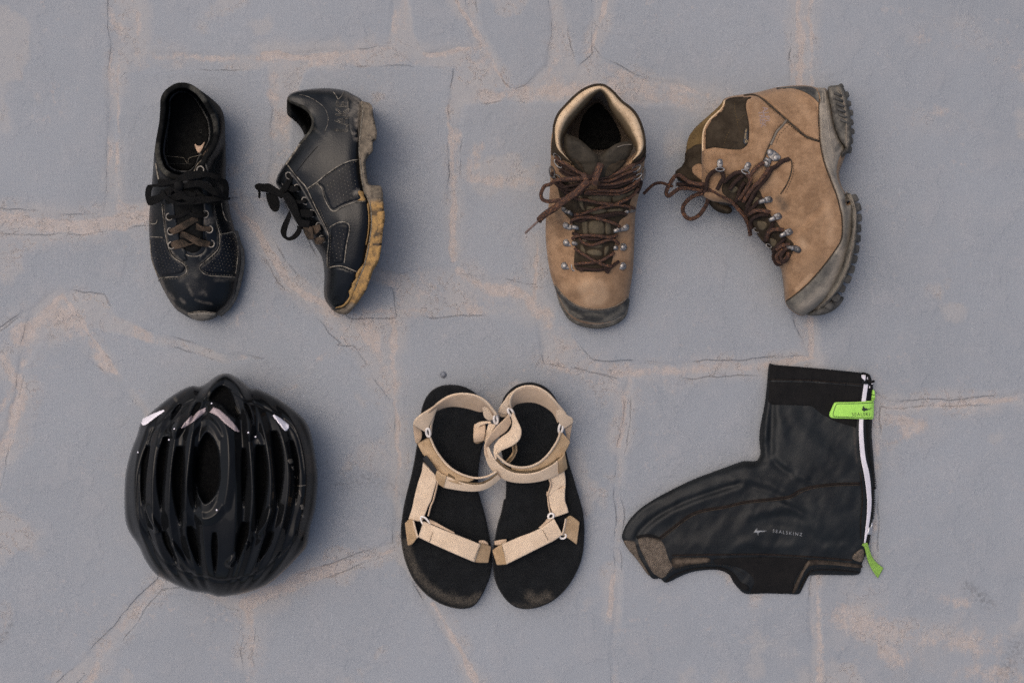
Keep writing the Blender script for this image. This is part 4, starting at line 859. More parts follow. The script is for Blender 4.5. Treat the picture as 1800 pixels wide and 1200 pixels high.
# laces
def fl(P, dz, rel=rC, floor=None):
    P = np.array(P, float); dz = np.interp(np.linspace(0, 1, len(P)), np.linspace(0, 1, len(dz)), dz) if isinstance(dz, (list, tuple)) else dz
    z = rel.z(P)
    if floor is not None: z = np.maximum(z, floor)
    return np.c_[P, z+np.asarray(dz)/1000]
LZ = .0020
for P, dz, m in (
  (q6(500,572, 560,565, 640,560, 720,545, 790,510, 850,470), [3,5,6,6,4], M_blace),
  (q6(500,430, 540,460, 600,500, 690,550, 760,580, 830,590), [3,6,8,6,3], M_blace),
  (q6(540,605, 600,612, 700,620, 790,602, 830,580), [2,3,3,2], M_blace_dk), (q6(520,600, 560,625, 575,605), [2,3,2], M_blace_dk), (q6(770,620, 790,640, 810,605, 890,545), [2,3,3,3], M_blace_dk),
  (q6(475,350, 520,325, 620,318, 720,325, 800,335, 875,318), [4,6,7,7,4], M_blace), (q6(540,345, 580,385, 650,405, 720,385, 790,358, 850,360, 890,395), [3,5,6,6,4], M_blace),
  (q6(480,300, 530,312, 600,345, 700,350, 790,325), [3,5,5,4], M_blace_dk),
  (q6(470,215, 480,185, 540,165, 640,160, 760,185, 850,215, 900,245), [4,7,8,8,5], M_blace), (q6(480,180, 560,190, 640,160, 760,140, 880,120, 960,135), [3,5,6,4], M_blace_dk),
  (q18(420,990, 560,985, 700,935, 900,870, 1100,830, 1250,770, 1380,700, 1460,620, 1500,560), [3,7,8,8,8,7,5], M_blace),
  (q18(480,740, 640,755, 800,790, 950,810, 1080,830, 1200,835, 1330,860, 1430,890), [5,8,9,9,7,4], M_blace),
  (q18(1250,960, 1120,990, 1000,1010, 850,1040, 700,1010, 560,1010, 440,1040), [3,5,6,5,3], M_blace_dk),
  (q18(640,622, 760,610, 900,600, 1080,605, 1200,600, 1330,550, 1440,480, 1530,410), [8,10,11,10,9,7], M_blace), (q18(620,640, 780,650, 950,655, 1150,655, 1280,620, 1400,550, 1500,480), [7,8,9,8,6], M_blace),
  (q18(850,500, 980,500, 1120,490, 1250,450, 1350,420, 1460,360), [10,11,11,9,6], M_blace), (q18(830,540, 1000,545, 1150,530, 1280,480, 1400,440), [9,9,9,7], M_blace_dk),
  (q18(840,430, 980,440, 1100,415, 1220,350, 1340,300, 1460,250), [10,11,11,9,6], M_blace), (q18(870,395, 1000,370, 1120,330, 1250,270, 1350,210, 1440,180), [11,11,10,8,6], M_blace), (q18(900,460, 1050,470, 1200,410, 1330,350, 1470,300), [8,8,8,6], M_blace_dk),
  (q18(1440,180, 1500,150, 1560,110, 1580,60), [6,6,5,3], M_blace_dk), (q18(1530,410, 1545,470, 1520,560, 1480,640), [4,5,4], M_blace_dk),
  (q18(150,60, 210,120, 330,180, 450,260, 560,320, 680,360), [5,8,10,12,12], M_blace), (q18(160,100, 230,170, 330,220, 450,290, 600,350), [4,6,8,9], M_blace_dk),
  (q18(200,210, 300,280, 420,330, 560,370, 680,390), [4,8,9,10], M_blace_dk), (q18(220,270, 300,330, 420,370, 600,400), [4,6,7,8], M_blace_dk),
  (q18(130,400, 230,470, 330,560, 450,600, 620,560), [3,6,7,8], M_blace_dk), (q18(120,440, 200,530, 300,620, 420,650, 600,620), [3,6,6,7], M_blace_dk), (q18(170,480, 260,540, 400,520, 560,480, 680,440), [5,7,8,9], M_blace_dk),
  (q18(240,520, 350,590, 480,560, 620,510), [5,7,8], M_blace_dk), (q18(100,300, 130,400, 220,430, 400,440, 560,430), [3,5,7,8], M_blace_dk), (q18(300,640, 420,700, 520,745), [4,6,6], M_blace_dk)):
    lace('lace', fl(P, dz), LZ, m, D1, .62, 5)
kz = .152
V, F, U = dome(*q18(650,430)[0], .146, .0075, .0065, 14, 5); obj('knot', V, F, M_blace_dk, D1, uv=U)
lace('knot_wrap', zz(q18(600,330, 640,400, 660,470, 640,540), [.150,.154,.154,.150]), .0034, M_blace, D1, .5)
lace('knot_wrap', zz(q18(580,430, 650,400, 740,380, 800,300), [.149,.154,.153,.149]), .0026, M_blace_dk, D1, .6)
lace('bow_loop', zz(q18(620,410, 450,405, 250,420, 150,440, 60,500, -30,590)[:5]+q5(250,975, 222,1020, 214,1065, 235,1105, 300,1118, 380,1105, 460,1080, 540,1040, 620,985, 670,930), [.153,.156,.154,.148,.140,.132,.126,.122,.121,.124,.130,.137,.145,.151,.154]), .0023, M_blace, D1, .62)
lace('bow_loop', zz(q5(500,1075, 560,1050, 600,1010, 640,960, 690,925), [.140,.146,.150,.153]), .0022, M_blace, D1, .6)
lace('lace_end', zz(q18(780,500, 800,420, 840,300, 890,165), [.153,.158,.158,.154]), .0042, M_blace, D1, .4)
lace('lace_end', zz(q18(680,460, 600,520, 480,640, 330,740, 180,850, 40,950)+q6(330,78, 260,120, 205,165, 185,190), [.156,.158,.152,.144,.134,.124,.112,.10,.086,.072]), .0040, M_blace, D1, .42)
lace('lace_tip', zz(q6(190,185, 130,240, 70,296), [.072,.056,.040]), .0015, M_aglet, D1, 1)

# ---------------------------------------------------------------- boot lying on its side
D2 = thing('walking_boot', 'tan suede lace-up boot lying on its side, muddy lugged sole facing right', 'boot', 1370, 350, 'pair of tan walking boots')
upD = loopc(q7(640,212, 700,186, 800,170, 900,155, 1050,118, 1160,104, 1290,100, 1390,121, 1450,130, 1500,250, 1520,400, 1560,520, 1600,600, 1580,680, 1545,780, 1560,880, 1600,960, 1620,1040)+q8(1640,60, 1660,150, 1655,300, 1625,470, 1570,640, 1480,790, 1370,890, 1270,960, 1180,920, 1135,860, 1125,760, 1110,650, 1095,580, 1050,548, 1025,450, 965,360, 885,265, 820,170, 740,95, 650,70, 560,60)+q7(480,960, 470,860, 468,700, 470,610, 474,520, 490,430, 540,350, 625,270), 4, 3)
eD = [(1273,178,52),(1330,164,44),(1400,152,44),(1452,156,60),(1468,220,74),(1484,270,74),(1474,300,74),(1490,345,74),(1500,385,74),(1490,440,66),(1470,500,50),(1420,550,34),(1385,530,32),(1376,480,38),(1356,440,40),(1326,400,44),(1294,362,46),(1252,353,50),(1234,310,56),(1235,265,64),(1240,220,62),(1262,190,58)]
tD = [(1280,200,72),(1300,240,84),(1330,190,72),(1400,175,66),(1380,220,84),(1430,220,88),(1340,260,92),(1280,290,84),(1320,310,86),(1300,340,66),(1400,280,96),(1450,280,92),(1460,330,92),(1360,340,84),(1400,350,94),(1340,390,62),(1370,430,62),(1430,400,92),(1470,400,90),(1440,450,84),(1400,460,72),(1400,510,58),(1450,500,66),(1250,240,74),(1260,330,66)]
def exD(P, z, d):   # creases at the flex and a soft dent behind the toe
    l = resample(np.array(q8(1420,100, 1320,180, 1260,250, 1230,290)), 3); z = z-.0022*np.exp(-(dist(P, l, False)/5)**2)
    z = z+.0016*np.exp(-(dist(P, l+[9, 7], False)/9)**2)
    return z+(fbm(P, 42, 3, 12)-.5)*.004*sstep(0, 20, d)
rD = Relief(upD, eD, tD, 26, 2.0, exD)
DD = [(q8(1080,45, 1110,80, 1120,110),13,1.),(q8(1060,100, 1010,110),9,.5),(q8(1220,270, 1280,220, 1400,120),5,.5),(q8(1120,560, 1180,520),14,.45),(q8(1150,800, 1195,770),7,.6),(q7(880,430, 900,560, 960,640),9,.25)]
TD = [(q8(1450,100, 1500,250, 1480,380),14,.62),(q8(1250,370, 1280,420),12,.7),(q7(960,760, 950,900, 1060,830),14,.45),(q8(1220,760,1330,650),7,.8),(q7(1300,250,1330,420),12,.4)]
body('upper', rD, M_suede, D2, 4.2, (), ((.6, -2), (.25, 4), (0., 14)), DD, TD)
# inside of the collar and tongue beyond the rim
li = loopc(q7(640,212, 600,258, 520,330, 420,420, 362,500, 345,580, 345,640, 400,620, 460,560, 500,500, 500,430, 560,340, 640,270), 4, 3)
rL = Relief(li, [(1272,177,50),(1245,203,42),(1223,223,38),(1210,241,36),(1206,262,36),(1232,254,46),(1242,230,54),(1262,198,56)], [(1225,235,48),(1240,220,56),(1218,250,44),(1258,200,58)], 12)
body('collar_lining', rL, M_gold, D2, 4, (), ((.4, 0), (0., 5)), [(q7(460,560,380,620),10,.5)])
g = grid_in(q7(520,340, 430,420, 370,510, 360,600, 440,550, 470,440), 5, 15, 4, .7); dots(rL, g, .0004, M_hole, D2, off=.3)
tg = loopc(q7(345,600, 460,552, 500,600, 500,760, 520,860, 600,1000, 700,1060, 690,1105, 620,1100, 550,1060, 480,960, 430,880, 340,860, 290,850, 262,812, 258,768, 300,738, 330,690), 4, 3)
rG = Relief(tg, [(1206,262,36),(1232,253,48),(1240,300,60),(1252,330,50),(1285,365,30),(1250,355,26),(1230,330,30),(1200,320,28),(1187,305,26),(1197,294,28)], [(1215,280,44),(1225,300,50),(1210,310,42),(1240,330,50),(1265,350,42)], 14)
body('tongue', rG, M_suede_dark, D2, 4, (), ((.4, 0), (0., 6)), [(q7(480,600, 480,860),5,.9),(q7(350,650, 300,760),8,.3)])
patch('tongue_patch', q7(385,750, 405,720, 440,708, 470,715, 492,770, 498,810, 470,845, 430,820, 395,790), rG, M_suede, D2, 1.4, 4, .5, 3)
patch('tongue_pad', q16(400,480, 470,470, 560,500, 610,540, 540,556, 460,535), rG, M_rubber, D2, 1.4, 4, .5, 3)
# dark cuff panel with tan binding
CU = q7(652,212, 700,188, 780,180, 868,184, 835,205, 822,245, 828,300, 842,370, 848,450, 842,530, 822,575, 780,603, 720,606, 640,598, 560,590, 495,602, 490,560, 492,480, 505,420, 545,360, 600,310, 640,265)
patch('cuff_panel', CU, rD, M_suede_dark, D2, 1.6, 6, .2, 3.6, dirt_shade=[(q7(825,230, 845,440, 825,570),3,.9),(q7(520,600,700,612),3,.8),(q7(725,540,745,545),3,1.)])
cb = resample(cr(q7(648,210, 628,268, 585,312, 540,352, 500,405, 480,460, 474,530, 474,612), 5), 3)
V, F, U = sweep(path3(on(rD, cb, .5)), .0012, 1, 8); obj('collar_edge', V, F, M_cream, D2, {'dirt_shade': np.repeat(.35*fbm(cb, 10, 2, 5), 8)}, U)
stitches(rD, [q7(725,230, 730,300, 745,360, 760,430, 790,470), q7(690,440, 660,500, 640,580), q7(815,320, 770,350, 740,395)], M_gold, D2, 3, 2.2, .0003, 2.0)
# suede panels: each laid with its own edge
CUFFP = q7(900,170, 960,212, 1040,290, 1125,362, 1060,440, 1020,530, 985,600, 950,690, 880,740, 850,800, 780,790, 700,800, 600,810, 520,800, 480,760, 470,700, 470,625, 510,602, 600,612, 700,622, 790,620, 840,585, 862,520, 862,440, 850,350, 836,280, 832,232, 860,195)
patch('ankle_panel', CUFFP, rD, M_suede, D2, 1.3, 4, .2, 3.8, dirt_shade=[(q7(490,790,600,800,760,800),10,.55),(q7(560,740,640,760),12,.4)], tone=[(q7(900,250,960,450),12,.5)])
HEEL = q7(880,166, 960,150, 1060,122, 1150,120, 1240,140, 1330,190, 1378,260, 1390,380, 1396,520, 1310,498, 1230,438, 1150,368, 1060,290, 980,215)
patch('heel_panel', HEEL, rD, M_suede, D2, 1.3, 4, .2, 3.8, tone=[(q7(1180,180,1300,300,1350,420),16,.5)])
SIDE = q7(1140,375, 1220,445, 1300,508, 1396,540, 1430,690, 1480,830, 1530,960, 1556,1060)+q8(1570,200, 1568,350, 1515,450, 1400,600, 1300,712, 1195,800, 1150,830, 1122,780, 1112,680, 1100,590, 1160,500, 1230,480, 1250,440, 1200,400, 1180,340, 1200,290, 1120,200, 1060,160, 1000,60, 940,20)+q7(930,900, 960,800, 1000,760, 1080,700, 1120,680, 1010,600, 1060,470)
SIDEP = SIDE
seam(rD, [q7(800,172, 880,166, 960,208, 1045,283, 1135,362, 1220,437, 1300,500, 1395,532)], .0013, M_seam, D2, 'seam', .9)
seam(rD, [q7(1138,366, 1095,420, 1060,455, 1030,520, 1010,560)], .0016, M_grey, D2, 'gusset_strip', .6)
seam(rD, [q7(1120,385, 1060,445, 1020,520, 985,600, 952,690)], .0008, M_seam, D2, 'seam', .9)
seam(rD, [q7(1010,770, 1060,730, 1100,690, 1140,665, 1170,680, 1180,720, 1170,790, 1140,870, 1090,950)], .0008, M_seam, D2, 'seam', .5)
seam(rD, [q7(1395,200, 1392,400, 1402,540, 1432,690, 1482,830, 1532,960, 1558,1060)+q8(1575,200, 1572,350, 1520,450, 1400,608, 1300,718, 1198,805, 1135,850)], .0008, M_seam, D2, 'seam', .5)
stitches(rD, [q7(1110,350, 1040,430, 1005,520, 970,600), q7(855,230, 870,350, 882,450, 880,530, 850,600, 790,635, 700,640, 600,628, 500,620), q7(1160,400, 1090,470, 1045,560), q7(980,240, 1060,315, 1150,395, 1230,462, 1310,520),
              q7(1190,700, 1190,780, 1160,870, 1120,950), q7(1100,360, 1180,420, 1260,480, 1370,510), q7(485,640, 484,720, 500,770, 530,790), q7(520,640, 700,648, 800,640)], M_seam, D2, 2.6, 2.2, .0003, 1.3)
HD = q7(1048,118, 1100,106, 1180,100, 1290,99, 1350,110, 1385,140, 1400,200, 1390,232, 1350,195, 1300,160, 1230,130, 1150,116)
patch('heel_rand', HD, rD, M_toecap, D2, 1.5, 4, .6, 3.4, dirt_shade=[(q7(1390,130,1400,220),8,.8),(q7(1100,108,1250,108),3,.5)])
# rubber rand between suede and sole
RA = q7(1385,112, 1440,120, 1462,150, 1490,260, 1512,400, 1560,520, 1600,585, 1560,660, 1535,760, 1545,850, 1600,960, 1610,1040)+q8(1668,80, 1674,200, 1666,330, 1636,470, 1580,640, 1490,790, 1380,893, 1278,962, 1180,924, 1134,870, 1135,850, 1200,805, 1300,720, 1400,610, 1520,452, 1572,352, 1577,200)+q7(1560,1060, 1534,960, 1484,830, 1434,690, 1404,540, 1395,400, 1388,260, 1400,200)
patch('rubber_rand', RA, rD, M_rand, D2, 2.6, 6, .3, 3.4, dirt_shade=[(q8(1590,150, 1600,300, 1560,440, 1500,600),9,.45),(q7(1480,250,1500,400,1545,520),5,.7)],
      tone=[(q8(1170,860, 1260,790, 1340,720, 1430,620, 1480,500),17,1.0),(q8(1600,60,1610,250,1590,400),9,.8),(q7(1400,150,1420,210),8,.9),(q7(1560,560,1530,600),6,.9)])
seam(rD, [q7(1440,130, 1450,250, 1465,400, 1490,550, 1510,680)], .0009, M_rand, D2, 'welt', 2.6)
seam(rD, [q7(1420,150, 1425,300, 1440,450, 1470,620)], .0007, M_rand, D2, 'welt', 2.4)
for k, t in enumerate(np.linspace(0, 1, 26)):  # fine ribs on the rand beside the heel
    pass
ribs = []
cL = resample(cr(q7(1400,330, 1405,450, 1420,570, 1450,700, 1490,820), 5), n=44)
for p in cL:
    ribs.append(sweep(path3(on(rD, [p+[0, 0], p+[3.5, -.6], p+[7, -1.2]], [2.2, 3.0, 2.6])), .0004, 1, 5))
V, F, U = merge(ribs); obj('ribbing', V, F, M_rand, D2, uv=U, kind='stuff')
# outsole heel + forefoot blocks
slD = loopc(q7(1466,102, 1500,93, 1560,92, 1600,130, 1630,260, 1645,350, 1650,450, 1652,530, 1635,610, 1600,640, 1575,665, 1560,620, 1600,585, 1560,520, 1512,400, 1490,260, 1462,150), 3.4, 3)
rH = Relief(slD, [(1456,152,62),(1476,151,60),(1495,188,80),(1499,235,84),(1492,268,84),(1480,278,82),(1470,240,84),(1460,180,80)], [(1480,200,90),(1485,240,92)], 6)
body('heel_block', rH, M_outsole, D2, 3.2, (), ((.6, 0), (.1, 1)), [(q7(1540,95, 1590,230, 1612,400, 1612,570),5,.7),(q7(1480,120,1500,250),6,.6)], tone=None)
slF = loopc(q7(1600,950, 1640,945, 1665,990, 1680,1060)+q8(1690,120, 1700,250, 1690,370, 1665,500, 1630,620, 1570,740, 1500,830, 1420,900, 1340,940, 1280,962, 1270,945, 1370,868, 1470,762, 1545,640, 1605,480, 1645,330, 1652,200, 1640,60)+q7(1600,1020, 1575,1000), 3.4, 3)
rF = Relief(slF, [(1490,342,78),(1503,366,80),(1507,400,80),(1500,450,74),(1488,485,66),(1465,520,52),(1430,548,34),(1412,553,28),(1450,520,50),(1485,440,80),(1495,380,84),(1488,355,82)], [(1500,400,90),(1490,450,84),(1460,515,58)], 6)
body('forefoot_sole', rF, M_outsole, D2, 3.2, (), ((.6, 0), (.1, 1)), [(q8(1640,10, 1680,150, 1670,300, 1640,480, 1590,640, 1500,800, 1380,900),5,.75),(q8(1620,30,1610,200,1600,300),8,.5),(q8(1400,880,1500,760),6,.5)])
seam(rF, [q7(1610,935, 1650,1010)+q8(1655,40, 1682,150, 1674,300, 1642,480, 1592,640, 1502,800, 1382,898, 1285,955)], .0010, M_grey, D2, 'welt', .6)
seam(rH, [q7(1530,95, 1568,150, 1592,235, 1608,350, 1612,450, 1610,575)], .0010, M_grey, D2, 'welt', .6)
for k in range(6):   # moulded bars on the heel side
    y = 165+k*9.5; x = 1468+k*2.2
    V, F, U = sweep(path3(on(rH, [(x+(-2), y-2), (x+5, y+1), (x+12, y+4)], [1.2, 1.2, 1])), .0016, .7, 6); obj('moulded_bar', V, F, M_lug, D2, uv=U)
# lugs along the tread
def lug(cx, cy, ang, ln, wd, zt, drop=.0):
    a = R_(ang); u = np.array((math.cos(a), -math.sin(a))); v = np.array((-u[1], u[0])); c = np.array((cx, cy))
    L = np.array([c-u*ln*.5-v*wd*.5, c-v*wd*.52, c+u*ln*.42-v*wd*.46, c+u*ln*.5-v*wd*.3, c+u*ln*.5+v*wd*.3, c+u*ln*.42+v*wd*.46, c+v*wd*.52, c-u*ln*.5+v*wd*.5])
    L += RNG.normal(0, .35, L.shape); L = resample(L, 3.2, closed=True)
    r = Relief(L, [(p[0], p[1], zt*1000-2.5) for p in L[::2]], [(p[0]+.1, p[1], zt*1000) for p in L[::2]], 2.2)
    body('lug', r, M_lug, D2, 3, (), ((.6, 0), (.12, .5)), [(L, 1.5, .35)])
HL = q7(1575,105, 1612,165, 1634,250, 1648,345, 1655,440, 1650,520, 1632,600)
hw = resample(np.array(HL), n=7)
for i, p in enumerate(hw):
    q = hw[min(i+1, 7)]-hw[max(i-1, 0)]; an = math.degrees(math.atan2(q[0], q[1])); lug(p[0]-3+1.5*(i % 2), p[1], an, 13, 11 if i < 6 else 13, .078+.002*math.sin(i*2))
fw = resample(np.array(q7(1672,985)+q8(1690,50, 1700,150, 1702,250, 1695,350, 1680,450, 1662,545, 1632,640, 1590,740, 1545,820, 1490,885)), n=11)
for i, p in enumerate(fw):
    q = fw[min(i+1, 11)]-fw[max(i-1, 0)]; an = math.degrees(math.atan2(q[0], q[1])); lug(p[0]+(0 if i < 9 else -3), p[1], an+4, 14, 14.5, .074-.0030*max(0, i-6)**1.4)
tp = loopc(q8(1590,820, 1560,880, 1500,930, 1440,955, 1370,966, 1300,962, 1360,925, 1440,880, 1510,820), 3, 3)
rt = Relief(tp, [(p[0], p[1], 36) for p in tp[::4]], [(p[0], p[1], 40) for p in tp[::4]], 4); body('lug', rt, M_lug, D2, 3, (), ((.6, 0), (.1, 1)))
# print, tag
text_on('print', 'ALPI', rD, M_print, D2, *q7(945,262)[0], 9.5, -80, 1.75, .1, spacing=1.05)
text_on('print', 'TREK', rD, M_print, D2, *q7(912,292)[0], 9.5, -80, 1.75, .1, spacing=.92)
TG = np.array(q7(803,432, 815,428, 838,448, 836,520, 826,555, 812,566, 788,548, 786,535, 797,500))
patch('cloth_tag', TG, rD, M_tag, D2, 1.0, 1.5, 1.9, 2.5, raw=True, step=2.5)
text_on('tag_print', 'GORE-TEX', rD, M_goldprint, D2, *q7(813,515)[0], 2.6, 82, 3.2, .08)
seam(rD, [q7(818,522, 828,532, 820,546, 811,534, 818,522)], .0003, M_goldprint, D2, 'tag_print', 3.3)
# hooks
for (x, y), a, k in ((q16(470,135)[0],-92,'loop'), (q16(738,165)[0],-112,'loop')): hook(rD, x, y, a, D2, 1.0, k, z=float(rD.z(np.array([(x, y)]))[0])+.0012)
PLT = np.array(q16(925,15, 955,5, 1000,30, 1048,75, 1055,100, 1025,130, 985,130, 960,125, 925,80, 910,45))
o = patch('lace_hook', PLT, rD, M_metal, D2, 1.0, 1.6, 1.2, 2.5, raw=True, step=2.5)
for c in q16(950,45, 1008,92):
    V, F, U = dome(c[0], c[1], float(rD.z(np.array([c]))[0])+.0018, .0042, .0014, 16, 4); obj('rivet_or_glint', V, F, M_metal, o, uv=U)
PL2 = np.array(q16(905,85, 968,110, 960,150, 915,190, 870,160, 880,120)); patch('lace_hook', PL2, rD, M_metal, D2, 1.4, 2, 2.2, 2.5, raw=True, step=2.5)
V, F, U = ring(*q16(912,150)[0], float(rD.z(np.array(q16(912,150)))[0])+.0045, .003, .0045, .001, .6); obj('lace_ring', V, F, M_metal_dk, D2, uv=U)
for (x, y), a in ((q16(945,492)[0],195),(q16(1035,650)[0],205),(q16(1140,800)[0],205),(q16(1220,975)[0],165)):
    hook(rD, x, y, a, D2, 1.05, 'hook', m=M_metal_dk if a in (165,) else M_metal, m2=M_metal_dk)
for (x, y), m in ((q16(490,412)[0], M_metal), (q16(815,790)[0], M_metal), (q16(935,940)[0], M_metal)):
    V, F, U = ring(x, y, .046, .0038, .0022, .0009, -.6); obj('lace_ring', V, F, m, D2, uv=U)
# vamp gusset between the two rows of hooks
GU = q16(520,300, 700,230, 780,330, 860,420, 900,540, 960,640, 1040,740, 1100,840, 1180,920, 1150,1040, 1050,1130, 1000,1080, 960,980, 850,870, 760,720, 660,580, 560,500, 480,420)
patch('gusset', GU, rD, M_suede_dark, D2, 1.2, 5, .4, 3.8, dirt_shade=[(q16(560,330, 700,480, 860,700, 1000,950),12,.9)])  # darker down the middle of the gusset
for L in (q16(550,370, 620,360, 650,400, 600,440, 550,420), q16(820,700, 900,700, 930,750, 880,800, 830,770), q16(940,860, 1010,880, 1010,940, 960,950), q16(790,470, 850,480, 840,540, 770,560)):
    patch('tongue_pad', L, rD, M_tongue_olive, D2, 2, 4, 1.4, 3, dirt_shade=[(np.vstack([loopc(L, 4), loopc(L, 4)[:1]]), 2.2, .9)])  # pad colour darkens along the outline
fD = lambda P, dz: fl(P, dz, rD, .034)
for P, dz, m in (
  (q16(470,210, 400,230, 350,290, 340,360, 330,400), [6,8,8,6], M_blace_dk), (q16(480,220, 500,280, 470,340, 440,400), [5,7,6], M_blace_dk), (q16(500,330, 560,280, 620,240, 690,230), [5,7,6], M_blace_dk),
  (q16(720,250, 760,300, 730,380, 690,440, 650,500), [7,9,8,6], M_blace), (q16(690,260, 640,300, 600,340, 560,400), [6,8,6], M_blace_dk),
  (q16(890,140, 840,170, 790,220, 760,260), [6,7,6], M_blace), (q16(940,190, 900,250, 850,320, 790,370, 740,440, 690,520), [7,9,10,8], M_blace), (q16(1130,105, 1060,130, 1000,180, 950,200), [2,3,5], M_blace_dk),
  (q16(960,200, 920,280, 860,350, 800,420, 760,500, 720,570), [6,8,8,6], M_blace_dk), (q16(700,330, 660,400, 640,470, 620,520), [4,6,5], M_blace_dk),
  (q16(950,620, 890,605, 820,600, 770,620, 730,650), [6,8,7,5], M_blace), (q16(930,640, 860,640, 790,670, 760,720, 770,780), [5,7,6,4], M_blace_dk), (q16(980,700, 960,760, 920,820, 900,900), [4,6,5], M_blace_dk),
  (q16(1080,790, 1020,780, 960,790, 930,830, 920,890), [6,8,7,4], M_blace), (q16(1090,860, 1060,900, 1000,960, 980,1000), [4,6,5], M_blace_dk),
  (q16(1140,930, 1090,930, 1040,950, 1010,980), [6,8,7], M_blace), (q16(1120,960, 1060,990, 1010,1040, 1040,1100, 1100,1060, 1130,1000), [6,8,8,6], M_blace), (q16(1090,980, 1050,1040, 1080,1090, 1120,1050), [8,10,8], M_blace_dk),
  (q16(1000,970, 980,1040, 1010,1110, 1050,1110), [4,6,4], M_blace_dk), (q16(800,440, 740,560, 720,620, 760,640), [4,6,5], M_blace_dk), (q16(880,480, 820,530, 760,590, 700,620), [4,6,4], M_blace_dk)):
    lace('lace', fD(P, dz), .0026, m, D2, .65, 5)
V, F, U = dome(*q16(330,400)[0], .052, .006, .008); obj('knot', V, F, M_blace, D2, uv=U)
lace('bow_loop', zz(q16(330,350, 240,345, 160,320, 100,275, 60,262, 20,290, -10,350, 0,420)[:6]+q7(195,905, 185,945, 205,965, 240,940, 300,905, 400,910, 470,925), [.060,.064,.060,.052,.046,.042,.038,.036,.036,.042,.052,.058]), .0026, M_blace, D2, .65)
lace('bow_loop', zz(q16(320,390, 250,360, 180,350, 110,350, 50,350), [.058,.058,.052,.044,.040]), .0026, M_blace_dk, D2, .65)
lace('bow_loop', zz(q16(300,440, 230,455, 160,500, 115,560, 115,620, 150,670, 200,680, 260,650, 310,590, 345,520, 355,450, 335,400), [.056,.044,.034,.026,.022,.020,.020,.024,.030,.040,.050,.060]), .0027, M_blace, D2, .65)
lace('lace_end', zz(q16(340,400, 400,410, 470,450, 560,500, 620,560, 680,630, 720,690, 745,760, 758,840), [.062,.062,.060,.058,.054,.050,.046,.040,.032]), .0027, M_blace, D2, .6)
lace('lace_end', zz(q7(235,890, 200,880, 150,862, 100,868, 60,895, 5,950), [.042,.036,.030,.026,.022,.016]), .0020, M_blace, D2, .7)
# ================================================================ CYCLE HELMET
M_shell = mat('glossy_black_shell', (.0045,.0048,.0055,1), (.006,.0065,.007,1), 20, .06, .008, 300, dirt_shade=(.10,.09,.075,1), spec=.6, ddet=300)
M_shell.node_tree.nodes['Principled BSDF'].inputs['IOR'].default_value = 1.22
M_foam = mat('black_foam', (.0018,.0018,.002,1), (.004,.004,.004,1), 200, .9, .6, 900, spec=.04)
M_refl = mat('silver_reflector', (.36,.285,.285,1), (.30,.24,.24,1), 300, .45, .2, 1500, spec=.5)
M_white = mat('white_reflective', (.80,.74,.78,1), (.74,.70,.74,1), 300, .5, .1, 900)
M_decal = mat('dull_gold_decal', (.10,.085,.066,1), (.065,.055,.045,1), 260, .4, .1, spec=.4)
E = thing('bicycle_helmet', 'glossy black vented bicycle helmet seen from above with white reflective stickers', 'helmet', 388, 850)
oE = loopc([(394,655.8),(379.4,661),(364.7,671.7),(351,679),(337,677.6),(318,685.4),(290.8,703.3),(263.3,726.6),(248,742),(241,764),(229.6,794),(222,823.7),(219,851),(218.5,882),(220,912),(227.4,935),(243,958),(255,983.6),(271.8,1006.8),(292.9,1019.4),(314,1030),(337,1038.4),(364.7,1042.7),(383.7,1048),(411,1045.8),(442.8,1038.4),(472.3,1025.8),(499.8,1002.6),(527,975),(540,958),(546,924.4),(554.7,892.8),(558.9,845),(556.8,815),(552.6,787.8),(546,758),(533.6,735),(506,711.8),(478.7,694.9),(453,683.3),(440,682),(425.9,669.6),(406.9,658)], 3.4, 4)
def EH(y): return 170*np.sqrt(np.maximum(1-((np.asarray(y, float)-854)/203)**2, .0025))
def EC(y): return 391-.022*(np.asarray(y, float)-660)
CREST = [-.885, -.715, -.53, -.345, -.175, .165, .33, .515, .70, .875]
def slit(u, y0, y1, wd, lean=0.0, n=12, peak=.55):      # teardrop opening lying in the valley u
    t = np.linspace(0, 1, n); y = y0+(y1-y0)*t; w_ = wd*np.sin(np.pi*t**(.7 if peak > .5 else 1.2))**.8; uu = u+lean*(t-.5)
    Lf = [(float(EC(b)+a*EH(b)-c), b) for a, b, c in zip(uu, y, w_)]; Rt = [(float(EC(b)+a*EH(b)+c), b) for a, b, c in zip(uu, y, w_)]
    P = np.array(Lf[1:]+Rt[::-1][1:-1]); return resample(P, 3, closed=True)
RIDGE = [
 (qp(394,658, 376,672, 358,702, 334,732, 306,758),6,6),(qp(394,658, 412,670, 428,700, 438,732, 440,762),6,6),
 (qp(363,712, 347,728, 331,756, 326,800, 327,850, 333,886),6,3),(qp(366,712, 384,728, 398,756, 402,800, 400,850, 394,886),6,3),
 (qp(338,760, 346,748, 363,736, 380,748, 390,766),4,2),(qp(333,886, 345,905, 361,912, 378,905, 390,888),5,3),
 (qp(300,955, 316,976, 334,1000),3.5,4),(qp(430,955, 418,975, 402,990),3.5,4),(qp(256,890, 264,912, 277,930),3.5,4),(qp(478,895, 470,915, 454,938),3.5,4),
 (qp(300,757, 292,765, 284,780),4,3),(qp(440,760, 450,766, 456,780),4,3)]
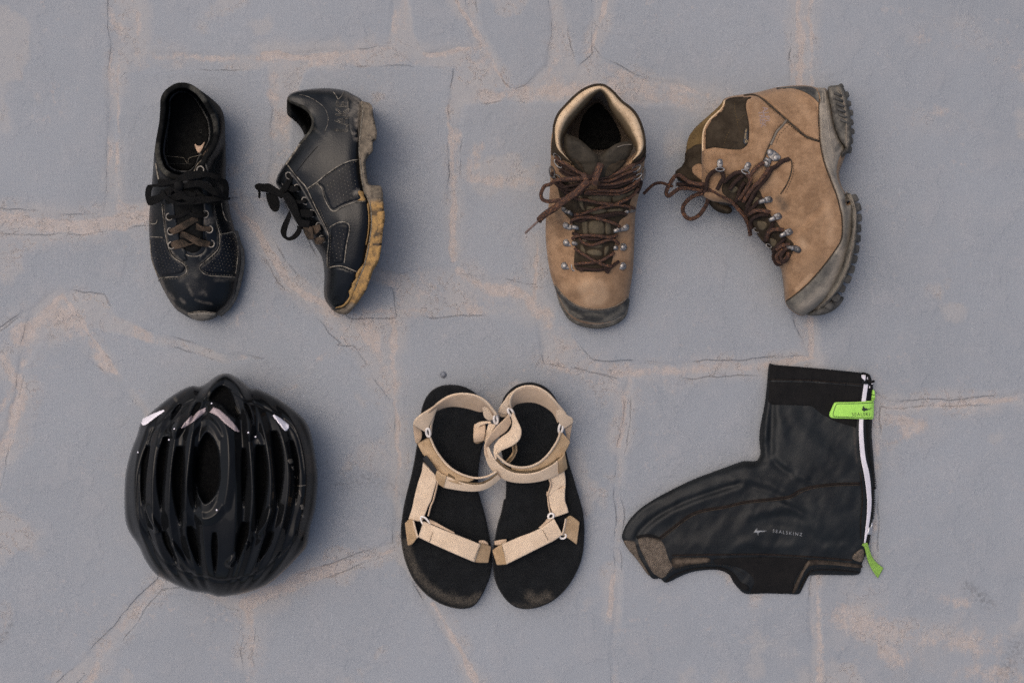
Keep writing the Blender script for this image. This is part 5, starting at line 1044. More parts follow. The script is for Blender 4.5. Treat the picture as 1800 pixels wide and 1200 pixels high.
VENT = [
 (loopc(qp(363,758, 375,768, 384,788, 387,815, 386,850, 378,872, 361,886, 348,868, 342,840, 343,805, 351,775), 3, 5),24,6),
 (slit(-.26, 772, 905, 6.0, .02),13,5),(slit(.25, 775, 900, 6.5, -.02),13,5),
 (slit(-.435, 768, 932, 12, .03),17,7),(slit(.425, 765, 938, 12.5, -.02),17,7),
 (slit(-.62, 752, 905, 9, .02),15,6),(slit(.61, 742, 900, 10, -.02),15,6),(slit(-.80, 770, 900, 6, .0),10,4.5),(slit(.79, 760, 895, 6, 0),10,4.5),
 (slit(-.30, 915, 1000, 9.5, .06),15,6),(slit(.27, 908, 992, 10.5, -.05),15,6),(slit(-.05, 925, 1018, 6.5, 0),12,5),
 (slit(-.60, 925, 1000, 6.5, .05),10,5),(slit(.56, 925, 1000, 7.5, -.05),10,5),
 (slit(-.36, 700, 748, 8, -.06),10,5),(slit(.37, 702, 752, 6, .04),10,5),(slit(-.62,705,742,6,-.04),8,4)]
NOSE = loopc(qp(366,698, 376,684, 392,676, 406,686, 416,712, 424,738, 404,730, 388,712, 364,704, 348,712), 3, 5)
VENT.append((NOSE, 13, 6))
VENT = [(v, a, b) for v, a, b in VENT]; RIDGE = [(resample(cr(l, 4), 4), a, b) for l, a, b in RIDGE]
def crest(P):
    y = P[:, 1]; u = (P[:, 0]-EC(y))/EH(y); u = u+.012*np.sin(y/41+u*5); c = np.array([-1.06]+CREST+[1.05])
    i = np.clip(np.searchsorted(c, u), 1, len(c)-1); lo, hi = c[i-1], c[i]; gap = (hi-lo)/2; d = np.minimum(np.abs(u-lo), np.abs(hi-u))/gap
    f = (1-np.clip(d, 0, 1))**1.15; mid = (lo == -.175); f = np.where(mid, 1-.30*np.exp(-((d-1)/.5)**2), f)
    ya = np.clip(1-((y-856)/196)**2, 0, 1)**.6*sstep(690, 770, y+18*np.abs(u)); return f*ya
cE = np.array((388, 852.)); pa = np.arctan2(oE[:, 1]-cE[1], oE[:, 0]-cE[0]); pr_ = np.linalg.norm(oE-cE, axis=1); so = np.argsort(pa)
def rho(P):
    a = np.arctan2(P[:, 1]-cE[1], P[:, 0]-cE[0]); R = np.interp(a, pa[so], pr_[so], period=2*math.pi); return np.linalg.norm(P-cE, axis=1)/R
class Dome:
    o = oE
    def z(s, P, vents=True):
        P = np.asarray(P, float); r = np.clip(rho(P), 0, 1); z = .050+.070*(1-r**2.6)**.5+.0085*crest(P)*sstep(1.0, .9, r)
        edge = sstep(1, .93, r); base = z.copy()
        for l, wd, h in RIDGE:
            m = (np.abs(P[:, 0]-l[:, 0].mean()) < np.ptp(l[:, 0])/2+24)
            if m.any():
                dd = dist(P[m], l, False); z[m] = np.maximum(z[m], base[m]+h/1000*1.7*np.maximum(0, 1-np.sqrt((dd/(wd*2.3))**2+.006))*(.3+.7*edge[m]))
        if vents:
            for L, dp, wl in VENT:
                lo, hi = L.min(0), L.max(0); m = (P[:, 0] > lo[0]) & (P[:, 0] < hi[0]) & (P[:, 1] > lo[1]) & (P[:, 1] < hi[1])
                if m.any():
                    q = P[m]; z[m] -= dp/1000*sstep(0, wl, dist(q, L)*inside(q, L))
        z = z-.0020*np.exp(-((r-.86)/.010)**2)
        return z
rE = Dome()
body('shell', rE, M_shell, E, 2.1, [v for v, a, b in VENT], ((.62, 3), (.35, 9), (.02, 13)), dirt_shade=[(q9(505,280, 520,300),4,.9),(q9(1010,360, 1040,400),4,.7),(q9(795,235,785,290),3,.9)])
class In(Dome):
    def z(s, P): return Dome.z(s, P)-.001
for L, dp, wl in VENT:
    if dp > 9:
        c = inset(resample(L, 3, closed=True), wl*.55); c = c[inside(c, L) & (dist(c, L) > wl*.42)]
        if len(c) < 8: continue
        c = resample(c, 3, closed=True)
        patch('vent_foam', c, rE, M_foam, E, 2.2, 3, 0, 3.5, raw=True)
for L, m in ((q9(772,353, 735,368, 650,420, 592,478, 548,540, 590,530, 680,470, 768,398), M_refl), (q9(826,353, 880,372, 958,438, 1020,510, 1062,570, 1010,560, 930,500, 860,432, 794,400), M_refl),
             (q9(228,492, 242,452, 330,405, 408,375, 430,378, 420,396, 340,452, 262,510, 236,512), M_white), (q9(1314,424, 1336,412, 1400,452, 1462,502, 1462,530, 1440,560, 1420,556, 1360,480), M_white)):
    L = np.array(L); L = resample(L, 3, closed=True); patch('reflective_sticker', L, rE, m, E, .5, 1.0, 1.3, 1.8, raw=True, step=2)
for L in (q9(1440,790, 1485,782, 1502,820, 1462,832), q9(1476,848, 1500,840, 1508,878, 1490,888), q9(1498,925, 1530,918, 1538,955, 1512,962), q10(1535,95, 1555,92, 1568,155, 1550,165), q10(1548,220, 1580,214, 1588,260, 1560,268), q10(1560,302, 1584,296, 1592,330, 1568,336), q10(1520,60, 1600,50, 1604,66, 1524,74)):
    patch('decal', resample(np.array(L), 2, closed=True), rE, M_decal, E, .4, .8, 1.0, 1.6, raw=True, step=2)
for c in q9(505,537, 460,628, 202,732, 815,326, 1120,568, 1180,603, 935,210)+q10(857,265):
    V, F, U = dome(c[0], c[1], float(rE.z(np.array([c]))[0])+.0004, .0011, .0007, 8, 3); obj('rivet_or_glint', V, F, M_white, E, uv=U)  # white domes on the shell standing in for tiny glints
# raised rim joint round the base of the shell
V, F, U = sweep(path3(np.c_[inset(oE, 5), np.full(len(oE), .022)]), .0022, 1, 8, True); obj('rim_trim', V, F, M_foam, E, uv=U)

# ================================================================ SANDALS
M_bed = mat('black_textured_footbed', (.006,.0065,.007,1), (.011,.0118,.0125,1), 60, .68, 1.0, 900, dirt_shade=(.20,.165,.125,1), ddet=330, spec=.2, weave=('Object', 330, 330, .25, 'grid'), bdist=.0011, dlo=.42, dhi=.9)
M_bedside = mat('black_foam_midsole', (.012,.012,.012,1), (.02,.02,.02,1), 90, .8, .3, 700, dirt_shade=(.2,.17,.13,1), spec=.25)
M_web = mat('tan_webbing', (.62,.475,.335,1), (.54,.405,.28,1), 60, .85, .35, 700, dirt_shade=(.09,.06,.035,1), spec=.15, weave=('UV', 620, 260, .5), sheen=.2, big=.16, bdist=.0007)
M_web_in = mat('tan_webbing_dark', (.55,.40,.275,1), (.46,.33,.22,1), 60, .85, .35, 700, spec=.15, weave=('UV', 620, 260, .5), big=.2, bdist=.0007)  # slightly darker tan than the main webbing
M_velcro = mat('dirty_hook_and_loop', (.43,.30,.18,1), (.32,.215,.12,1), 70, .95, 1, 900, spec=.1, big=.3)
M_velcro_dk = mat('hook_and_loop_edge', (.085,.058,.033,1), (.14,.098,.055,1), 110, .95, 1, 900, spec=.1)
M_ring = mat('white_plastic_ring', (.72,.66,.60,1), (.64,.58,.52,1), 100, .4, .1, 300)
M_label = mat('black_woven_label', (.012,.012,.012,1), None, 100, .8, .5, 900)
M_thread = mat('loose_thread', (.45,.38,.3,1), None, 100, .9)
def sandal(label, out, px, py, dirt_shade, edirt):
    t = thing('sandal', label, 'sandal', px, py, 'pair of tan strapped sandals')
    o = loopc(out, 3.4, 4); n = len(o)
    sp = lambda L: [(px+k, y, z) for y, z in L for k in (-70, 0, 70)]
    r = Relief(o, sp([(690, 27), (800, 25), (900, 20), (980, 17), (1060, 19)]), [(px-40, 690, 29), (px+40, 690, 29), (px, 730, 27.5), (px-40, 820, 27), (px+40, 820, 26), (px, 900, 22), (px-50, 980, 19.5), (px+50, 980, 19.5), (px, 1040, 21)], 5)
    rb = Relief(o, sp([(690, 21), (800, 19), (900, 15), (1060, 13)]), sp([(690, 22), (800, 20), (900, 16), (1060, 14)]), 4)
    body('midsole', rb, M_bedside, t, 9, (), ((.75, -.8), (.55, .8), (.3, -.6), (0., 1)), [(edirt, 9, .5)])
    o2 = inset(o, 1.0); r2 = Relief(o2, sp([(690, 27), (800, 25), (900, 20), (980, 17), (1060, 19)]), [(px-40, 690, 29), (px+40, 690, 29), (px, 730, 27.5), (px-40, 820, 27), (px+40, 820, 26), (px, 900, 22), (px-50, 980, 19.5), (px+50, 980, 19.5), (px, 1040, 21)], 5)
    body('footbed', r2, M_bed, t, 5, (), ((.85, 0), (.72, 1.2)), dirt_shade)
    return t, r2
oL = q11(520,85, 400,110, 312,188, 262,320, 245,480, 218,660, 180,870, 120,1110)+q12(90,250, 78,400, 105,600, 180,790, 290,930, 420,1020, 550,1065, 660,1072, 740,1042, 800,962, 850,860, 888,740, 893,580, 868,400, 832,230, 795,100, 770,0)+q11(772,880, 790,720, 830,560, 852,430, 832,290, 765,180, 660,108)
oR = q11(1255,64, 1130,85, 1045,150, 1000,220, 975,330, 965,480, 990,700, 1028,900, 1026,1100)+q12(1010,90, 988,200, 950,330, 928,450, 910,600, 922,780, 965,900, 1040,1005, 1120,1060, 1215,1076, 1330,1056, 1450,1000, 1560,900, 1650,765, 1712,600, 1731,400, 1722,230, 1692,100, 1662,0)+q11(1640,950, 1580,745, 1545,560, 1528,400, 1500,270, 1450,175, 1370,100)
F1, rF1 = sandal('left sandal of the pair, tan webbing straps, dust along its outer toe edge', oL, 785, 870,
  [(q12(120,480, 150,600, 230,770, 330,880, 450,960, 560,1000, 700,1010, 790,960),13,.95),(q12(230,780, 330,900),14,.7),(q12(540,960, 640,1040),18,.7),(q12(130,470,150,580),9,.6),(q12(620,20, 660,80),14,.5)], q12(90,300, 110,600, 290,930, 550,1065))
F2, rF2 = sandal('right sandal of the pair, tan webbing straps, ankle strap twisted across the left one', oR, 945, 870,
  [(q12(1240,960, 1300,1010, 1400,960),16,.95),(q12(1090,1040, 1250,1060, 1450,990),9,.75),(q12(1690,400, 1670,600),8,.5),(q12(1560,860,1450,970),8,.5)], q12(1220,1070, 1560,900, 1720,500))
# left sandal straps ---------------------------------------------------
RB = lambda n, A_, B_, za, zb, m, p, th=1.7, **k: ribbon(n, zz(A_, za), zz(B_, zb), m, p, th, **k)
RB('heel_strap', q11(296,362, 330,320, 400,258, 500,192, 600,166, 700,170, 790,200, 870,262, 945,352), q11(385,338, 405,315, 470,290, 540,280, 620,288, 700,305, 790,330, 850,325, 915,385), [62,80,88,90,90,86,78], [52,60,64,64,62,60,56], M_web_in, F1, 1.8)
RB('heel_strap', q11(296,360, 395,255, 500,187, 610,160, 720,168, 810,202, 880,262, 948,350), q11(305,372, 402,270, 505,199, 612,173, 718,182, 800,214, 868,272, 938,362), [62,80,89,91,91,87,78], [60,77,85,87,87,83,75], M_web, F1, 2.2)
RB('strap_fold', q11(410,250, 330,300, 250,350, 200,395, 186,440), q11(388,330, 370,380, 345,430, 325,480, 300,508), [80,74,70,66,60], [66,62,58,54,50], M_web, F1, 2)
RB('strap_tab', q11(185,435, 188,480, 196,550, 210,608), q11(255,485, 268,520, 262,570, 238,604), [56,44,34,27], [50,42,34,28], M_web_in, F1, 1.8)
RB('strap_keeper', q11(375,340, 352,400, 340,470, 345,540), q11(388,330, 372,390, 358,450, 352,520), [66,60,54,50], [64,58,52,48], M_web, F1, 1.6)
RB('ankle_strap', q11(222,612, 262,690, 310,760, 380,850, 450,915, 530,960, 620,985), q11(328,558, 365,640, 420,730, 490,810, 560,865, 650,910, 740,935), [44,42,42,44,46,48,48], [50,50,50,50,50,52,52], M_velcro, F1, 2.2)
RB('ankle_strap_edge', q11(335,560, 372,648, 425,735, 495,818, 570,872, 660,910, 760,930, 860,915, 945,870), q11(345,552, 385,645, 438,728, 505,805, 580,860, 665,898, 760,918, 855,903, 935,860), [54,54,54,54,55,56,57,58,60], [52,52,52,52,53,54,55,56,58], M_web, F1, 1.8)
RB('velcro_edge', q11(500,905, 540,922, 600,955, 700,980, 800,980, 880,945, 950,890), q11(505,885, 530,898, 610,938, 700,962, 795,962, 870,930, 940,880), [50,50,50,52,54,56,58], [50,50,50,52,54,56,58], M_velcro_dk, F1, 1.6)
RB('ankle_strap_end', q11(462,1012, 560,1030, 690,1045, 800,1038, 890,1000, 985,925), q11(488,905, 570,940, 680,972, 790,978, 870,948, 945,888), [38,40,42,44,46,48], [50,50,51,53,55,57], M_web, F1, 2.2)
RB('strap_fold', q11(400,850, 440,880, 490,905), q11(390,945, 425,985, 465,1012), [50,51,51], [38,38,38], M_velcro, F1, 2.4)
RB('webbing_label', q11(300,718, 345,775, 400,855), q11(270,745, 320,815, 385,892), [50,51,52], [44,44,45], M_label, F1, 1.6)
RB('side_strap', q11(275,780, 262,870, 232,960, 205,1060, 190,1130)+q12(175,170, 143,268), q11(400,905, 398,960, 370,1060, 350,1130)+q12(325,150, 290,240, 272,290), [38,36,34,32,30,30,28], [42,40,36,34,32,32,30], M_web, F1, 2.2)
RB('side_strap_edge', q11(405,915, 402,975, 378,1070, 362,1130)+q12(340,150, 318,240), q11(412,912, 410,978, 390,1070, 374,1130)+q12(352,150, 328,240), [44,40,36,34,34,32], [42,38,34,32,32,30], M_web_in, F1, 1.5)
RB('toe_strap', q12(282,285, 360,318, 470,365, 640,430, 795,492), q12(233,430, 310,468, 400,510, 600,598, 738,656), [36,38,40,40,37], [34,37,39,39,35], M_web, F1, 2.4)
RB('toe_strap_edge', q12(330,268, 400,300, 470,340, 560,388), q12(335,300, 400,330, 470,360, 560,400), [32,34,36,36], [36,37,38,39], M_web_in, F1, 1.6)
RB('strap_anchor', q12(790,485, 840,492, 890,512), q12(735,655, 800,662, 862,662), [35,30,24], [33,29,24], M_velcro, F1, 2.4)
RB('strap_anchor', q12(780,458, 830,458, 860,480), q12(780,500, 830,500, 870,520), [27,27,25], [27,27,25], M_web_in, F1, 1.6)
RB('strap_tab', q12(115,300, 150,268, 192,278), q12(142,505, 178,495, 228,432), [26,30,32], [23,27,32], M_velcro, F1, 2.2)
RB('strap_tab', q12(190,276, 208,345, 232,430), q12(182,290, 196,350, 222,440), [34,35,35], [30,31,31], M_web, F1, 1.6)
def rg(px, py, z, rx, ry, ang, tilt, p, t=.0021):
    V, F, U = ring(px, py, z, rx*.8, ry*.8, t*.75, ang, tilt, 26, 9); obj('ring', V, F, M_ring, p, uv=U)
rg(*q11(322,512)[0], .052, .0030, .0072, .1, .6, F1); rg(*q11(934,396)[0], .066, .0030, .0070, .12, .6, F1)
rg(*q12(300,300)[0], .034, .0120, .0050, -.95, .2, F1, .0018)
# right sandal straps --------------------------------------------------
RB('heel_strap', q11(1058,300, 1062,215, 1110,138, 1200,100, 1300,110, 1400,165, 1480,250, 1560,345), q11(1086,285, 1120,258, 1180,246, 1250,244, 1320,258, 1400,300, 1455,350, 1492,430), [74,86,92,94,94,90,84,72], [56,60,64,66,66,64,62,54], M_web_in, F2, 1.8)
RB('heel_strap', q11(1060,290, 1058,210, 1106,130, 1200,92, 1305,100, 1408,158, 1488,245, 1572,342), q11(1074,288, 1074,216, 1118,144, 1200,106, 1300,114, 1398,170, 1476,256, 1558,352), [74,88,93,95,95,92,86,72], [72,84,89,91,91,88,82,70], M_web, F2, 2.2)
RB('strap_fold', q11(1098,135, 1050,170, 1010,225, 970,280, 952,330), q11(1085,165, 1064,215, 1052,270, 1046,320, 1035,350), [88,84,80,74,66], [84,80,76,70,66], M_web, F2, 2)
RB('strap_fold', q11(952,325, 960,352, 985,372, 1030,368), q11(1050,300, 1048,325, 1042,345, 1052,352), [66,62,58,58], [68,66,64,62], M_web, F2, 1.8)
RB('strap_fold', q11(1490,270, 1540,320, 1590,362, 1628,385, 1635,420), q11(1478,350, 1488,390, 1505,425, 1528,455, 1548,478), [80,76,70,66,60], [66,62,58,54,50], M_web, F2, 2)
RB('strap_tab', q11(1632,420, 1618,480, 1608,540, 1602,602), q11(1555,478, 1565,510, 1572,550, 1570,585), [56,46,36,27], [50,42,34,28], M_web_in, F2, 1.8)
RB('ankle_strap', q11(1605,600, 1585,650, 1540,720, 1480,790, 1400,840, 1300,868, 1190,880, 1090,862), q11(1520,500, 1500,560, 1455,640, 1400,710, 1330,775, 1240,815, 1150,825, 1060,800), [44,44,46,48,50,52,54,55], [50,50,50,52,54,56,58,58], M_velcro, F2, 2.2)
RB('ankle_strap_edge', q11(1512,505, 1490,570, 1440,655, 1370,740, 1280,800, 1170,822, 1060,800, 985,745, 940,690), q11(1522,512, 1502,580, 1452,664, 1382,750, 1288,814, 1170,838, 1050,814, 972,756, 926,698), [54,54,55,56,58,60,62,64,66], [52,52,53,54,56,58,60,62,64], M_web, F2, 1.8)
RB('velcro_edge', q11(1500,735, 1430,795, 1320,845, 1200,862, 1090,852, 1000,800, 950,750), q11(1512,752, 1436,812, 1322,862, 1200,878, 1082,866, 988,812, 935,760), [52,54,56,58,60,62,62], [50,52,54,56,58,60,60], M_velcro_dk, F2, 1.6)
RB('ankle_strap_end', q11(832,650, 842,740, 880,830, 950,905, 1050,955, 1180,970, 1320,958, 1420,930, 1505,888), q11(870,640, 892,700, 940,775, 1010,835, 1100,872, 1200,884, 1310,868, 1410,820, 1498,760), [52,50,48,46,45,45,44,42,40], [64,63,62,60,58,57,56,54,52], M_web, F2, 2.2)
RB('strap_fold', q11(1490,762, 1530,730, 1552,690), q11(1500,888, 1545,868, 1578,838), [53,52,50], [42,38,34], M_velcro, F2, 2.4)
RB('side_strap', q11(1545,800, 1556,870, 1566,950, 1560,1060, 1562,1130)+q12(1578,150, 1592,205), q11(1415,928, 1432,985, 1420,1040, 1404,1090)+q12(1405,20, 1415,130, 1462,250), [34,34,33,32,31,31,30], [40,37,35,34,34,32,32], M_web, F2, 2.2)
RB('side_strap_edge', q11(1408,932, 1424,985, 1408,1040, 1394,1090)+q12(1396,20, 1404,130, 1420,215), q11(1420,932, 1436,985, 1420,1040, 1404,1090)+q12(1406,20, 1414,130, 1432,215), [44,40,37,35,35,34,34], [43,39,36,34,34,33,33], M_web_in, F2, 1.6)
RB('toe_strap', q12(1458,262, 1340,345, 1240,392, 1150,425, 990,492), q12(1537,408, 1460,462, 1380,502, 1180,602, 1032,676), [36,39,41,40,36], [35,37,39,39,34], M_web, F2, 2.4)
RB('toe_strap_edge', q12(1392,272, 1360,310, 1320,345), q12(1448,262, 1400,300, 1345,345), [34,36,38], [36,38,39], M_web_in, F2, 1.6)
RB('strap_anchor', q12(992,488, 945,515, 905,545), q12(1040,676, 1000,680, 948,682), [35,30,24], [33,29,24], M_velcro, F2, 2.4)
RB('strap_anchor', q12(1030,450, 990,450, 920,465), q12(1025,480, 985,500, 925,500), [27,27,25], [27,27,25], M_web_in, F2, 1.6)
RB('strap_tab', q12(1568,262, 1612,235, 1690,290), q12(1535,410, 1600,450, 1664,498), [32,28,25], [32,27,22], M_velcro, F2, 2.2)
RB('strap_tab', q12(1562,262, 1548,340, 1530,412), q12(1575,265, 1562,340, 1542,418), [35,35,35], [31,31,31], M_web, F2, 1.6)
rg(*q11(1070,332)[0], .070, .0032, .0082, .5, .5, F2); rg(*q11(1521,475)[0], .052, .0030, .0080, -.12, .6, F2)
rg(*q12(1432,240)[0], .034, .0040, .0050, -.6, .3, F2, .0019); rg(*q12(1540,420)[0], .030, .0050, .0040, .3, .3, F2, .0019)
# keeper loop and the twisted strap in the middle
RB('strap_keeper', q11(738,445, 732,500, 730,560, 738,602), q11(838,418, 842,470, 838,530, 832,580), [50,54,54,48], [52,58,58,52], M_web_in, F2, 2.6)
RB('strap_keeper', q11(736,470, 770,425, 830,412, 890,410), q11(752,500, 790,455, 840,435, 890,432), [46,54,58,60], [52,58,60,60], M_web, F2, 1.8)
RB('keeper_base', q11(738,598, 765,612, 800,600, 832,580), q11(735,585, 765,600, 800,588, 832,570), [42,42,42,44], [50,50,50,50], M_velcro, F2, 1.6)
RB('heel_strap_end', q11(800,205, 850,270, 890,330, 915,380), q11(828,370, 850,395, 880,405, 912,395), [80,76,72,68], [62,62,62,64], M_web, F1, 1.8)
RB('strap_end', q11(870,430, 850,490, 830,560, 838,600), q11(940,440, 905,500, 870,560, 862,610), [58,56,52,48], [60,58,54,50], M_web, F2, 1.8)
RB('twisted_strap', q11(1052,345, 1000,400, 930,470, 860,560, 830,640, 832,720), q11(1072,430, 1030,500, 950,560, 885,620, 868,680, 890,760), [72,72,70,66,62,58], [66,64,60,56,54,54], M_web_in, F2, 2)
RB('twisted_strap', q11(1092,330, 1125,400, 1160,470, 1165,530, 1140,590, 1070,640, 990,672, 950,700), q11(1072,365, 1085,430, 1055,500, 975,560, 925,620, 912,680, 920,730, 932,760), [74,76,76,74,70,66,62,60], [70,70,66,62,62,62,62,62], M_web, F2, 2.2)
RB('twisted_strap_edge', q11(1078,640, 1085,690, 1050,740, 1000,790), q11(1120,610, 1125,680, 1095,750, 1040,810), [44,46,48,50], [48,50,50,50], M_velcro, F2, 2)
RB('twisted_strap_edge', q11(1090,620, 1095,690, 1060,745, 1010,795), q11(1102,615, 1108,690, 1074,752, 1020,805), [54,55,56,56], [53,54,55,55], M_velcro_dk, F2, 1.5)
for P, z in ((q11(790,765, 830,755, 860,752), [26,25,25]), (q11(1115,805, 1110,770, 1140,755, 1170,775, 1180,830), [30,32,33,32,28]), (q12(940,470, 950,440, 970,430), [30,34,34]), (q12(740,650, 780,670, 805,676), [36,32,30]), (q11(1555,862,1580,858), [30,28])):
    lace('loose_thread', zz(P, z), .00025, M_thread, F2 if P[0][0] > 860 else F1, 1, 5, 5)
class Up:
    def __init__(s, z): s.h = z
    def z(s, P): return np.full(len(P), s.h)
stitches(Up(.0405), [q12(335,470, 350,420, 365,385)], M_hole, F1, 2.2, 1.6, .0004, 0); stitches(Up(.0405), [q12(1355,362, 1380,405, 1405,455)], M_hole, F2, 2.2, 1.6, .0004, 0)
stitches(Up(.0385), [q12(740,625, 765,560, 790,515)], M_hole, F1, 2.2, 1.6, .0003, 0); stitches(Up(.0385), [q12(990,520, 1010,580, 1035,640)], M_hole, F2, 2.2, 1.6, .0003, 0)

# ================================================================ OVERSHOE
M_neo = mat('black_neoprene', (.0030,.0036,.004,1), (.0075,.0090,.0096,1), 11, .52, .5, 1300, dirt_shade=(.07,.055,.045,1), spec=.26, ddet=60)
M_neo_cuff = mat('black_stretch_cuff', (.004,.0037,.0037,1), (.007,.0062,.006,1), 60, .9, .6, 1300, dirt_shade=(.06,.05,.04,1), spec=.2)
M_kev = mat('brown_grey_woven_patch', (.24,.19,.145,1), (.14,.11,.083,1), 190, .9, 1.0, 800, dirt_shade=(.02,.018,.016,1), spec=.1, weave=('Object', 420, 420, 4.0), bdist=.0009, ddet=300)
M_brown = mat('dusty_seam_tape', (.018,.014,.011,1), (.042,.032,.024,1), 120, .9, .6, 600, spec=.15, dirt_shade=(.14,.105,.075,1), ddet=120)
M_bseam = mat('brown_black_seam', (.009,.0065,.0055,1), (.020,.014,.011,1), 120, .9, .4, 600, spec=.15)
M_zip = mat('white_zip_tape', (.62,.58,.62,1), (.56,.53,.56,1), 100, .7, .3, 900)
M_green = mat('lime_green_tab', (.33,.62,.10,1), (.28,.55,.085,1), 60, .8, .6, 900, spec=.25, sheen=.1)
M_greenp = mat('lime_green_pull', (.24,.42,.075,1), (.20,.36,.06,1), 60, .8, .6, 900, spec=.25, weave=('Object', 700, 700, .5))
M_blackprint = mat('black_print', (.012,.02,.012,1), None, 50, .7)
M_greyprint = mat('grey_print', (.20,.205,.21,1), (.15,.155,.16,1), 90, .6)
M_silver = mat('zip_slider_metal', (.62,.62,.64,1), (.4,.4,.42,1), 100, .3, .1, metal=.6)
G = thing('overshoe', 'black neoprene cycling overshoe lying flat with white zip and lime green tab', 'overshoe', 1370, 860)
oG = loopc(q13(270,52, 320,56, 700,88, 1120,130, 1185,150, 1212,195, 1225,300, 1222,450, 1215,600, 1212,700, 1228,900, 1238,1050, 1242,1190)+q14(1645,100, 1641,250, 1628,340, 1612,450, 1585,530, 1562,590, 1545,645, 1400,648, 1250,648, 1222,670, 1182,748, 1160,770, 1060,765, 940,765, 832,767, 790,737, 752,692, 730,650, 690,625, 640,615, 560,618, 480,632, 420,655, 360,685, 318,697, 290,668, 250,674, 212,640, 120,520, 55,430, 50,392, 80,320, 150,240, 250,170, 400,90, 520,35, 600,5)+q13(0,950, 60,938, 130,940, 170,925, 192,860, 180,745, 190,620, 228,430, 250,250), 4, 3)
eG = [(1350,641,7),(1440,648,8),(1527,660,7),(1534,760,8),(1537,860,8),(1527,955,7),(1510,1009,5),(1427,1009,4),(1402,1043,3),(1310,1043,3),(1283,1011,4),(1230,1002,5),(1169,1023,5),(1113,975,6),(1094,940,7),(1120,897,9),(1190,855,10),(1300,812,10),(1337,790,9),(1344,712,8)]
tG = [(1400,680,15),(1480,690,14),(1400,740,20),(1480,760,20),(1420,800,26),(1490,830,24),(1370,850,26),(1300,860,26),(1240,870,24),(1180,900,20),(1130,930,15),(1160,990,12),(1250,960,18),(1350,930,26),(1440,930,26),(1490,930,22),(1490,985,14),(1360,1000,8),(1360,1030,6),(1220,985,12)]
WR = [(q13(300,420, 292,600, 286,760, 300,900, 360,980, 470,1050),7,-5.0),(q13(260,430, 240,600, 235,760, 250,880),6,3.2),(q13(330,450, 380,600, 420,760),9,1.8),(q13(310,900, 420,1000, 520,1070, 600,1100),7,2.8),
      (q13(600,560, 760,680, 900,780, 1050,900),20,-2.2),(q13(480,520,700,760,960,960),14,1.8),(q14(140,420, 165,365, 250,290, 400,205, 600,130, 790,70),5,-3.6),(q14(180,440, 215,370, 300,300, 440,220, 640,150, 800,95),8,2.0),
      (q14(880,270, 1060,230, 1200,260, 1280,330),10,2.2),(q14(880,310, 1050,270, 1180,300),8,-2.2),(q14(980,330, 1160,350, 1290,430, 1420,440),9,-2.0),(q14(760,480, 860,440, 960,470, 1120,460),9,2.0),(q14(1300,200, 1380,260, 1500,250),12,-1.8),
      (q14(600,330,760,260,900,240),14,-1.6),(q14(420,480, 520,440, 620,500),10,1.4),(q14(1350,480, 1450,460, 1540,500),8,1.6),(q14(760,60, 860,40, 980,70, 1100,130),9,2.6),(q14(860,90, 980,120, 1080,170),7,-2.2),
      (q13(180,740,230,760,260,900,240,940),5,-1.8),(q13(190,620,225,640,215,740),5,2.2),(q14(1060,200,1150,240,1190,270),5,2.0)]
WR = [(resample(cr(l, 4), 5), a, b) for l, a, b in WR]
def exG(P, z, d):
    e = sstep(0, 14, d)
    for l, wd, h in WR: z = z+h/1000*np.exp(-(dist(P, l, False)/wd)**2)*e*1.0
    z = z+(fbm(P, 55, 3, 21)-.5)*.007*e+(fbm(P*[1,.5]+P[:, ::-1]*[.5,0], 16, 3, 22)-.5)*.0020*e
    return z
rG_ = Relief(oG, eG, tG, 24, 2.0, exG)
DG = [(q13(1050,600, 1060,800, 1075,950),3,.8),(q14(290,400, 420,300, 600,232, 830,180, 1110,145, 1300,78, 1560,62),2.6,.55),(q14(360,525, 850,520, 1200,532, 1500,556),2.5,.5),(q13(560,1150, 620,1120, 1100,1110),2.5,.5),(q14(440,530,600,500),6,.28),(q14(1120,180,1200,240),7,.28)]
body('upper', rG_, M_neo, G, 3.8, (), ((.5, 0), (0., 3)), DG)
CUF = q13(275,58, 700,92, 1110,132, 1132,170, 1130,236, 900,218, 640,198, 400,188, 262,190)
patch('cuff_band', resample(np.array(q13(283,62, 700,94, 1110,133, 1130,170, 1128,232, 900,218, 640,198, 400,190, 270,190, 274,120)), 3, closed=True), rG_, M_neo_cuff, G, 1.2, 3, .2, 4, raw=True)
patch('cuff_panel', resample(np.array(q13(272,206, 640,212, 900,232, 1128,252, 1110,400, 1085,560, 1075,640, 900,590, 760,520, 660,440, 480,432, 312,430, 290,424, 258,400, 262,330)), 3, closed=True), rG_, M_neo_cuff, G, .5, 3, .1, 5, raw=True)
seam(rG_, [q13(260,192, 640,200, 900,222, 1130,240)], .0007, M_bseam, G, 'seam', .8)
seam(rG_, [q14(288,412, 340,372, 400,325, 480,268, 570,236, 700,216, 830,185, 1000,166, 1110,150, 1180,110, 1260,88, 1400,72, 1555,68)], .0013, M_bseam, G, 'seam', .5)
seam(rG_, [q14(300,422, 350,380, 410,333, 490,277, 580,246, 700,226, 830,196, 1000,178, 1115,162, 1190,122, 1270,98, 1400,84, 1555,80)], .0007, M_brown, G, 'seam', .5)
seam(rG_, [q14(365,524, 620,520, 850,518, 1000,520, 1200,531, 1350,542, 1505,556)], .0010, M_bseam, G, 'seam', .5)
seam(rG_, [q14(1555,0, 1566,80, 1570,180, 1560,300, 1560,420)], .0008, M_bseam, G, 'seam', .5)
TP = q14(150,412, 200,398, 288,420, 322,470, 345,540, 370,592, 352,622, 320,662, 292,668, 238,632, 190,545, 158,478)
